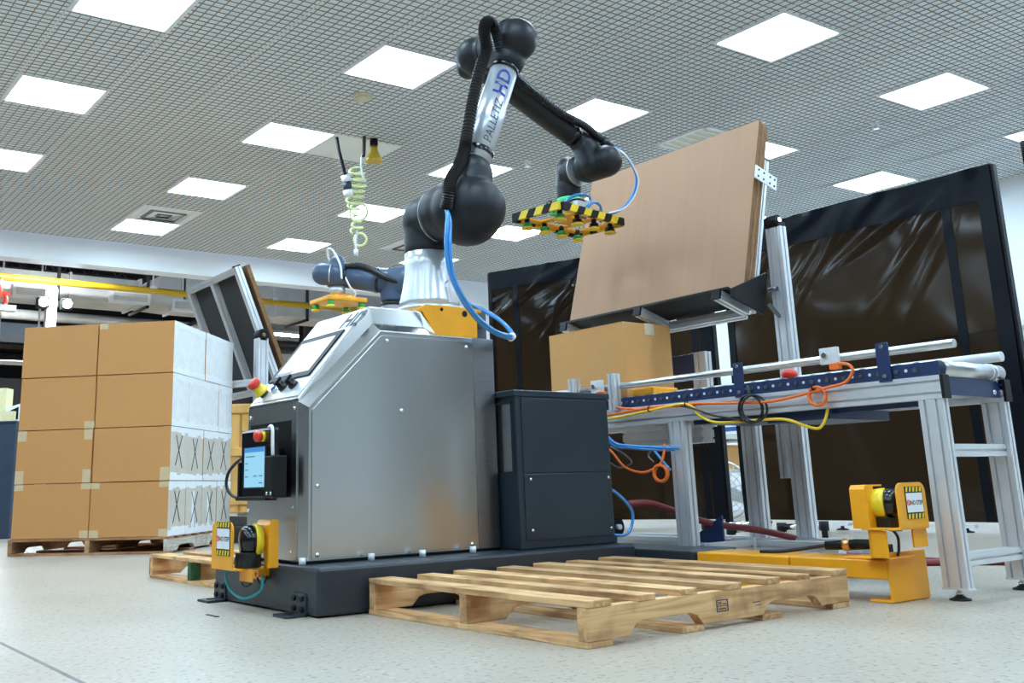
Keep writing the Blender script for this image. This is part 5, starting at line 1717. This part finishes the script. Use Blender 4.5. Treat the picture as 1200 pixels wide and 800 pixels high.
mb = MB(); mb.tube([(4.60, 7.72, 2.80), (4.60, 7.75, 2.68), (4.61, 7.76, 2.62)], 0.011, 6); mb.cyl((4.61, 7.76, 2.62), (4.613, 7.765, 2.56), 0.02, 0.022, 10); mb.build('cable_plug', M['tape_white'], t)
t = thing('hanging_power_plug', 'black and white power plug hanging beside the coiled cable', 'plug', (4.46, 7.70, 3.66))
mb = MB(); mb.tube([(4.38, 7.72, 3.69), (4.40, 7.715, 3.56), (4.43, 7.70, 3.42), (4.46, 7.69, 3.30)], 0.016, 8); mb.build('power_cord', M['black'], t)
mb = MB(); mb.cyl((4.46, 7.69, 3.30), (4.475, 7.69, 3.24), 0.045, 0.045, 14); mb.build('white_shell', M['tape_white'], t); mb = MB(); mb.cyl((4.482, 7.69, 3.16), (4.495, 7.69, 3.10), 0.045, 0.045, 14); mb.build('white_shell', M['tape_white'], t)
mb = MB(); mb.cyl((4.475, 7.69, 3.24), (4.482, 7.69, 3.16), 0.040, 0.040, 14); mb.build('dark_band', M['cabblue'], t)
t = thing('alarm_horn', 'small yellow alarm horn hanging under the plain white ceiling panel', 'horn', (4.72, 7.60, 3.66))
mb = MB(); mb.cyl((4.72, 7.60, 3.69), (4.72, 7.60, 3.615), 0.038, 0.038, 14); mb.build('mount', M['black'], t)
mb = MB(); mb.lathe((4.72, 7.60, 3.62), (0, 0, -1), [(0, 0.03), (0.05, 0.035), (0.14, 0.075), (0.165, 0.080), (0.166, 0.06)], 20); mb.build('horn_bell', M['brass'], t)

# ================================================================== INDUSTRIAL AREA beyond the fascia
t = thing('gas_pipe', 'long yellow gas pipe running under the dark warehouse roof', 'pipe', (2, 15, 3.57))
mb = MB(); mb.cyl((-6, 15, 3.575), (9.3, 15, 3.53), 0.052, 0.052, 14); mb.build('pipe', M['gaspipe'], t)
for x in (1.0, 5.2, 7.3, 8.5):
    mb = MB(); mb.cyl((x, 15, 3.56), (x, 15, 6.2), 0.014, 0.014, 8); mb.cyl((x, 14.96, 3.565), (x, 15.04, 3.565), 0.062, 0.062, 12); mb.build('hanger_rod', M['galv'], t)

t = thing('air_duct', 'galvanised rectangular air duct with flanges behind the yellow pipe', 'duct', (3, 16, 3.4))
segs = [(-6, -2.4), (-2.4, 0.2), (0.2, 2.6), (2.6, 4.1), (4.1, 5.2), (5.3, 5.9), (5.95, 7.6), (7.6, 9.2), (9.2, 11.3)]
for a, b in segs:
    mb = MB()
    z1 = 3.80 if a < 5.0 else (4.0 if a < 5.6 else 4.15); z0 = 3.42
    if 5.25 < a < 5.4:
        mb.prism([(a, 15.55, 3.45), (b, 15.55, 3.42), (b, 15.55, 4.15), (a, 15.55, 3.80)], (0, 0.8, 0))
    else:
        mb.box(a, b - 0.02, 15.55, 16.35, z0, z1)
    s_ = mb.build('duct_section', M['duct'], t, fix=True)
    mb = MB(); mb.box(b - 0.04, b, 15.52, 16.38, z0 - 0.03, z1 + 0.03); mb.build('flange', M['galv'], s_)
for x in (2.0, 3.9, 5.3, 6.6, 8.2):
    mb = MB(); mb.box(x - 0.02, x + 0.02, 15.50, 15.54, 3.36, 6.2); mb.box(x - 0.02, x + 0.02, 15.5, 16.4, 3.36, 3.40); mb.build('duct_hanger', M['joist'], t)
for (x, z) in ((3.55, 3.46), (5.0, 3.50), (6.0, 3.44)):
    mb = MB(); mb.box(x - 0.32, x + 0.32, 15.44, 15.55, z - 0.10, z + 0.10); rg = mb.build('register', M['white'], t)
    mb = MB(); mb.box(x - 0.27, x + 0.27, 15.435, 15.442, z - 0.06, z + 0.06); mb.build('register_slot', M['duct'], rg)

for (x0, x1, y, z, lab) in ((3.12, 4.20, 14.4, 3.70, 'white strip light under the dark roof at the upper left'), (9.2, 10.5, 20.0, 3.84, 'white strip light far back beside the brown column'), (-0.5, 0.8, 17, 4.2, 'added unseen strip light brightening the warehouse outside the left edge'), (4.0, 5.2, 21, 4.6, 'added strip light hidden far behind the duct, brightening the warehouse')):  # last two are unseen lights added to brighten the warehouse
    t = thing('strip_light', lab, 'light', ((x0 + x1) / 2, y, z), 0, 'warehouse strip lights')
    mb = MB(); mb.box(x0, x1, y - 0.16, y + 0.16, z + 0.01, z + 0.07); mb.build('housing', M['white'], t)
    mb = MB(); mb.box(x0 + 0.02, x1 - 0.02, y - 0.14, y + 0.14, z, z + 0.012); mb.build('lens', M['tube_light'], t)
    mb = MB(); mb.cyl((x0 + 0.2, y, z + 0.07), (x0 + 0.2, y, 6.2), 0.008, 0.008, 6); mb.cyl((x1 - 0.2, y, z + 0.07), (x1 - 0.2, y, 6.2), 0.008, 0.008, 6); mb.build('suspension', M['galv'], t)

t = thing('work_light_mast', 'white mast carrying two glaring work lights behind the carton stack', 'work light', (3.68, 15.0, 0))
mb = MB(); mb.box(3.61, 3.75, 14.93, 15.07, 0, 3.42); mb.build('mast', M['white'], t)
for x in (3.53, 3.86):
    mb = MB(); mb.box(x - 0.08, x + 0.08, 14.80, 14.95, 3.11, 3.27); lh_ = mb.build('lamp_housing', M['black'], t, bevel=0.01)
    mb = MB(); mb.cyl((x, 14.80, 3.19), (x, 14.785, 3.19), 0.065, 0.065, 20); mb.build('lamp_lens', M['flood'], lh_)

t = thing('steel_column', 'brown steel H column behind the small distant gripper', 'column', (9.5, 18.0, 0))
mb = MB(); mb.box(9.38, 9.64, 17.88, 17.91, 0, 6.2); mb.box(9.38, 9.64, 18.10, 18.13, 0, 6.2); mb.box(9.495, 9.525, 17.91, 18.10, 0, 6.2); mb.build('column_section', M['column'], t)
mb = MB(); mb.cyl((9.43, 17.80, 0), (9.43, 17.80, 3.2), 0.035, 0.035, 10); mb.build('yellow_conduit', M['gaspipe'], t)
for z in (3.2, 3.9):
    mb = MB(); mb.box(9.50, 9.62, 17.86, 17.885, z, z + 0.06); mb.build('clip', M['galv'], t)

for q, y in enumerate((14.3, 16.8, 19.4, 22.0, 24.6)):
    t = thing('roof_joist', 'dark open web roof joist, %s from the white fascia' % ('first', 'second', 'third', 'fourth', 'fifth')[q], 'roof joist', (2.8, y, 4.5), 0, 'open web roof joists')
    z0 = 4.05 + q * 0.28; z1 = z0 + 0.45
    mb = MB(); mb.box(-6, 11.4, y - 0.05, y + 0.05, z1, z1 + 0.06); mb.build('top_chord', M['joist'], t)
    mb = MB(); mb.box(-6, 11.4, y - 0.05, y + 0.05, z0, z0 + 0.05); mb.build('bottom_chord', M['joist'], t)
    mb = MB()
    x = -6
    while x < 11.2:
        mb.beam((x, y, z0 + 0.03), (x + 0.3, y, z1 + 0.02), 0.025, 0.025, up=(0, 1, 0)); mb.beam((x + 0.3, y, z1 + 0.02), (x + 0.6, y, z0 + 0.03), 0.025, 0.025, up=(0, 1, 0))
        x += 0.6
    wb = mb.build('web_bars', M['joist'], t); wb['kind'] = 'stuff'
for q, (y, z, r, c) in enumerate(((17.5, 3.25, 0.06, 'joist'), (19.0, 3.35, 0.09, 'joist'), (20.5, 3.0, 0.05, 'duct'), (22.5, 4.3, 0.12, 'duct'))):
    mb = MB(); mb.cyl((-6, y, z), (11.4, y, z), r, r, 10)
    tag(mb.build('overhead_pipe', M[c]), ('dark pipe low under the warehouse roof behind the duct', 'thicker dark pipe behind the work light mast', 'thin grey pipe far back under the roof', 'thick grey pipe high at the back of the warehouse')[q], 'pipe')
for q, (x, y) in enumerate(((2.2, 15.2), (5.7, 14.8), (7.2, 15.4))):
    mb = MB(); mb.beam((x, y, 3.9), (x + 0.35, y - 0.6, 4.15), 0.08, 0.05)
    tag(mb.build('roof_brace', M['galv']), ('short pale brace under the roof left of the work lights', 'short pale brace under the roof right of the strip light', 'short pale brace under the roof above the big duct')[q], 'brace')
for q, (p, r) in enumerate((((1.6, 16.0, 2.6), (3.3, 16.0, 3.3)), ((6.2, 18.5, 3.1), (7.6, 18.5, 3.9)))):
    mb = MB(); mb.beam(p, r, 0.10, 0.07)
    tag(mb.build('diagonal_beam', M['joist']), ('dark diagonal beam rising toward the work lights at the far left', 'dark diagonal beam below the big duct section')[q], 'beam')
t = thing('valve_assembly', 'red valve and small white lamp at the far left edge', 'valve', (2.85, 14.5, 3.1))
mb = MB(); mb.cyl((2.84, 14.5, 3.15), (2.84, 14.5, 3.42), 0.06, 0.06, 12); mb.cyl((2.95, 14.5, 3.05), (2.95, 14.5, 3.2), 0.03, 0.03, 10); mb.box(2.6, 3.0, 14.47, 14.53, 3.18, 3.23); mb.build('red_valve', M['red'], t)
mb = MB(); mb.box(2.6, 3.08, 14.42, 14.58, 2.96, 3.04); mb.cyl((2.8, 14.5, 3.0), (2.8, 14.5, 6.2), 0.01, 0.01, 6); mb.build('lamp_body', M['white'], t)
t = thing('blue_grey_plenum', 'pale blue grey plenum box at the far left behind the cartons', 'duct', (3.3, 17, 2.9))
mb = MB(); mb.box(2.4, 4.0, 16.8, 17.6, 2.98, 3.18); mb.build('plenum', mat('pale_blue_paint', (0.30, 0.38, 0.50), 0.5), t)
for x in (2.9, 3.35, 3.95):
    mb = MB(); mb.box(x - 0.015, x + 0.015, 16.78, 16.8, 2.9, 6.19); mb.build('strap', M['galv'], t)
# dark racking at the back
for q, x in enumerate((0.5, 3.3, 6.1, 8.9)):
    t = thing('storage_rack', 'dark storage rack against the far warehouse wall, number %s from the left' % ('one', 'two', 'three', 'four')[q], 'rack', (x + 1.3, 25.5, 0), 0, 'dark storage racks')
    for (a, b) in ((0, 0), (2.6, 0), (0, 0.9), (2.6, 0.9)):
        mb = MB(); mb.box(x + a, x + a + 0.08, 25.1 + b, 25.18 + b, 0, 4.2); mb.build('upright', M['joist'], t)
    for z in (0.9, 1.9, 2.9, 3.9):
        mb = MB(); mb.box(x, x + 2.7, 25.1, 26.0, z, z + 0.1); mb.build('shelf', M['column'], t)
mb = MB(); mb.box(0.5, 11.3, 24.2, 24.3, 0, 3.1)
struct(mb.build('wall_screen', M['darkwall']))

# left edge cabinet with papers ------------------------------------------
t = thing('blue_grey_cabinet', 'dark blue grey cabinet at the left edge behind the cartons', 'cabinet', (1.9, 12.0, 0))
CO = V((2.60, 11.76, 0)); dx = V((-0.81, 0.585, 0)); dy = V((0.585, 0.81, 0))
mb = MB(); mb.prism([CO, CO + dx * 1.6, CO + dx * 1.6 + dy * 0.6, CO + dy * 0.6], (0, 0, 1.245)); mb.build('cabinet_body', M['cabblue'], t, bevel=0.01)
mb = MB(); mb.prism([CO + V((0, 0, 1.245)) - dy * 0.01, CO + dx * 1.6 + V((0, 0, 1.245)) - dy * 0.01, CO + dx * 1.6 + dy * 0.6 + V((0, 0, 1.245)), CO + dy * 0.6 + V((0, 0, 1.245))], (0, 0, 0.02)); mb.build('worktop', M['cabblue'], t)
t = thing('white_box', 'small white open box on the blue grey cabinet at the left edge', 'box', CO + dx * 0.08 + dy * 0.2 + V((0, 0, 1.265)))
mb = MB(); mb.prism([CO + dx * -0.01 + dy * 0.1 + V((0, 0, 1.265)), CO + dx * 0.17 + dy * 0.1 + V((0, 0, 1.265)), CO + dx * 0.17 + dy * 0.1 + V((0, 0, 1.42)), CO + dx * -0.01 + dy * 0.1 + V((0, 0, 1.47))], dy * 0.25); bx_ = mb.build('box_shell', M['white'], t, fix=True)
mb = MB(); mb.prism([CO + dx * 0.03 + dy * 0.097 + V((0, 0, 1.29)), CO + dx * 0.12 + dy * 0.097 + V((0, 0, 1.29)), CO + dx * 0.12 + dy * 0.097 + V((0, 0, 1.39)), CO + dx * 0.03 + dy * 0.097 + V((0, 0, 1.43))], dy * 0.004); mb.build('dark_opening', M['black'], t, fix=True)
mb = MB(); mb.prism([CO + dx * 0.05 + dy * 0.02 + V((0, 0, 1.265)), CO + dx * 0.40 + dy * 0.02 + V((0, 0, 1.265)), CO + dx * 0.40 + dy * 0.09 + V((0, 0, 1.265)), CO + dx * 0.05 + dy * 0.09 + V((0, 0, 1.265))], (0, 0, 0.11))
tag(mb.build('paper_stack', M['cream']), 'cream stack of papers on the blue grey cabinet at the left edge', 'papers')
mb = MB(); mb.prism([CO + dx * 0.19 + dy * 0.12 + V((0, 0, 1.265)), CO + dx * 0.34 + dy * 0.12 + V((0, 0, 1.265)), CO + dx * 0.34 + dy * 0.30 + V((0, 0, 1.265)), CO + dx * 0.19 + dy * 0.30 + V((0, 0, 1.265))], (0, 0, 0.38))
tag(mb.build('cream_binder', M['cream']), 'tall cream binder standing on the blue grey cabinet at the left edge', 'binder')

# yellow plywood crate -----------------------------------------------------
t = thing('plywood_crate', 'yellow plywood crate between the carton stack and the stainless cabinet', 'crate', (4.8, 9.9, 0))
Q0 = V((4.34, 9.99, 0)); ex_ = V((0.81, -0.585, 0)); ey_ = V((0.585, 0.81, 0))
mb = MB(); mb.prism([Q0 + V((0, 0, .22)), Q0 + ex_ * 0.9 + V((0, 0, .22)), Q0 + ex_ * 0.9 + ey_ * 0.8 + V((0, 0, .22)), Q0 + ey_ * 0.8 + V((0, 0, .22))], (0, 0, 1.13)); mb.build('crate_body', M['crate'], t)
for s in (0.0, 0.14, 0.28, 0.42, 0.56, 0.70):
    mb = MB(); mb.prism([Q0 + ex_ * (s + 0.01) - ey_ * 0.02 + V((0, 0, .22)), Q0 + ex_ * (s + 0.125) - ey_ * 0.02 + V((0, 0, .22)), Q0 + ex_ * (s + 0.125) + V((0, 0, .22)), Q0 + ex_ * (s + 0.01) + V((0, 0, .22))], (0, 0, 1.13 + random.uniform(-.02, .03))); mb.build('board', M['crate'], t, bevel=0.004)
for z in (0.30, 0.80, 1.25):
    mb = MB(); mb.prism([Q0 - ey_ * 0.04 + V((0, 0, z)), Q0 + ex_ * 0.9 - ey_ * 0.04 + V((0, 0, z)), Q0 + ex_ * 0.9 - ey_ * 0.02 + V((0, 0, z)), Q0 - ey_ * 0.02 + V((0, 0, z))], (0, 0, 0.09)); mb.build('batten', M['crate'], t, bevel=0.004)
for s in (0.02, 0.42, 0.80):
    mb = MB(); mb.prism([Q0 + ex_ * s, Q0 + ex_ * (s + 0.09), Q0 + ex_ * (s + 0.09) + ey_ * 0.8, Q0 + ex_ * s + ey_ * 0.8], (0, 0, .22)); mb.build('floor_reflection_foot', M['white'], t)  # white feet imitate the bright floor reflection below the crate

# gap between the curtains: pedestal fan, kraft box on a bench, bright poster wall
t = thing('cage_fan', 'wire cage fan standing in the gap between the two curtains', 'fan', (8.05, 6.55, 0))
fc = V((8.02, 6.50, 0.32)); fa_ = V((-0.571, -0.789, 0)).normalized()
for R in (0.27, 0.22, 0.17, 0.12, 0.07):
    mb = MB(); mb.ring(fc + fa_ * (0.07 - R * R * 0.6), fa_, R, 0.005, 26, 5); mb.build('cage_ring', M['galv'], t)
s_ax = fa_.orthogonal().normalized(); t_ax = fa_.cross(s_ax)
for q in range(16):
    a = 2 * PI * q / 16; d = s_ax * math.cos(a) + t_ax * math.sin(a)
    mb = MB(); mb.tube([fc + fa_ * 0.07, fc + fa_ * 0.055 + d * 0.15, fc + fa_ * 0.02 + d * 0.27], 0.004, 5, 3); mb.build('cage_wire', M['galv'], t)
mb = MB(); mb.cyl(fc + fa_ * 0.075, fc - fa_ * 0.14, 0.055, 0.07, 18); mb.build('motor', M['galv'], t)
for q in range(3):
    a = 2 * PI * q / 3; d = s_ax * math.cos(a) + t_ax * math.sin(a); e = fa_.cross(d)
    mb = MB(); mb.obox(fc + d * 0.14, d * 0.10, (e + fa_ * 0.4).normalized() * 0.06, (fa_ - e * 0.4).normalized() * 0.003); mb.build('blade', M['white'], t, fix=True)
mb = MB(); mb.ring(fc - fa_ * 0.02, fa_, 0.28, 0.012, 26, 6); mb.tube([fc + V((-.16, .12, -.20)), fc + V((-.18, .13, -.29)), fc + V((-.1, .0, -.312))], 0.012, 8); mb.tube([fc + V((.16, -.12, -.20)), fc + V((.18, -.13, -.29)), fc + V((.1, -.2, -.312))], 0.012, 8); mb.build('stand', M['steel_plain'], t)
t = thing('bench', 'grey bench far behind the gap between the curtains', 'bench', (9.3, 7.7, 0))
mb = MB(); mb.box(8.9, 10.2, 7.2, 8.2, 0.86, 0.92); mb.build('bench_top', M['duct'], t)
for (x, y) in ((8.95, 7.25), (10.15, 7.25), (8.95, 8.15), (10.15, 8.15)):
    mb = MB(); mb.box(x - 0.03, x + 0.03, y - 0.03, y + 0.03, 0, 0.86); mb.build('leg', M['duct'], t)
mb = MB(); mb.box(8.95, 10.1, 7.25, 8.1, 0.50, 0.53); mb.build('lower_shelf', M['duct'], t)
mb = MB(); mb.box(9.0, 9.7, 7.3, 7.8, 0.53, 0.80)
tag(mb.build('kraft_box', M['kraft2'], bevel=0.004), 'kraft box on the lower shelf of the bench behind the fan', 'box')
t = thing('wall_poster', 'white wall poster with blue print seen through the curtain gap', 'poster', (11.53, 9.3, 1.2))
mb = MB(); mb.box(11.52, 11.54, 8.9, 9.8, 1.0, 1.7); mb.build('sheet', M['tape_white'], t)
mb = MB()
for z in (1.08, 1.2, 1.32, 1.5):
    mb.box(11.515, 11.521, 9.0, 9.7, z, z + 0.06)
mb.build('blue_print', M['backblue'], t)

# low tube stand and far right bits -------------------------------------
t = thing('tube_stand', 'chrome tube stand with black joints on the floor under the conveyor', 'stand', (5.9, 4.6, 0))
for (p, q) in (((6.0, 5.05, .10), (5.95, 4.55, .115)), ((5.75, 4.62, .085), (5.75, 4.40, .10)), ((5.95, 4.35, .10), (5.95, 4.02, .115))):
    mb = MB(); mb.cyl(p, q, 0.022, 0.022, 12); mb.build('tube', M['chrome'], t)
    for e in (p, q):
        mb = MB(); mb.cyl((e[0], e[1], 0.0), (e[0], e[1], e[2] + 0.03), 0.020, 0.020, 10); mb.cyl((e[0], e[1], e[2] - 0.03), (e[0], e[1], e[2] + 0.03), 0.032, 0.032, 12); mb.build('joint', M['black'], t)
t = thing('caster_stand', 'black caster stand at the right edge behind the conveyor leg', 'stand', (6.4, 3.0, 0))
mb = MB(); mb.cyl((6.45, 2.95, .10), (6.75, 2.80, .12), 0.03, 0.03, 12); mb.cyl((6.42, 2.97, .0), (6.42, 2.97, .16), 0.03, 0.03, 12); mb.build('leg_tube', M['steel_dark'], t)
mb = MB(); mb.cyl((6.40, 2.94, .05), (6.44, 2.90, .05), 0.05, 0.05, 18); mb.build('wheel', M['rubber'], t)
for z in (1.86, 1.46):
    pass
for (z, lab) in ((2.02, 'upper grey rail on the white wall at the right edge'), (1.40, 'lower grey rail on the white wall at the right edge')):
    mb = MB(); mb.box(11.44, 11.54, -2, 6.2, z - 0.035, z + 0.035)
    tag(mb.build('wall_rail', M['galv']), lab, 'rail')
t = thing('blue_mast', 'dark blue film wrapped mast at the upper right edge', 'mast', (7.0, 2.93, 0))
mb = MB(); mb.box(6.98, 7.04, 2.78, 2.86, 0, 2.63); mb.build('mast', M['backblue'], t)
mb = MB(); mb.prism([(6.97, 2.87, 2.63), (6.97, 2.30, 2.63), (6.97, 2.30, 0.10), (6.97, 2.87, 0.10)], (0.012, 0, 0)); mb.build('film_wrap', M['film'], t)
mb = MB(); mb.tube([(5.2, 1.95, 0.002), (5.23, 1.90, 0.006), (5.27, 1.85, 0.004)], 0.012, 6)
tag(mb.build('crumpled_paper', M['tape_white']), 'scrap of white paper on the floor at the right edge', 'paper scrap')
mb = MB(); mb.box(1.50, 1.512, 3.52, 3.62, 0.0, 0.003)
tag(mb.build('floor_sliver', M['ink_grey']), 'thin dark sliver on the floor before the base', 'scrap')
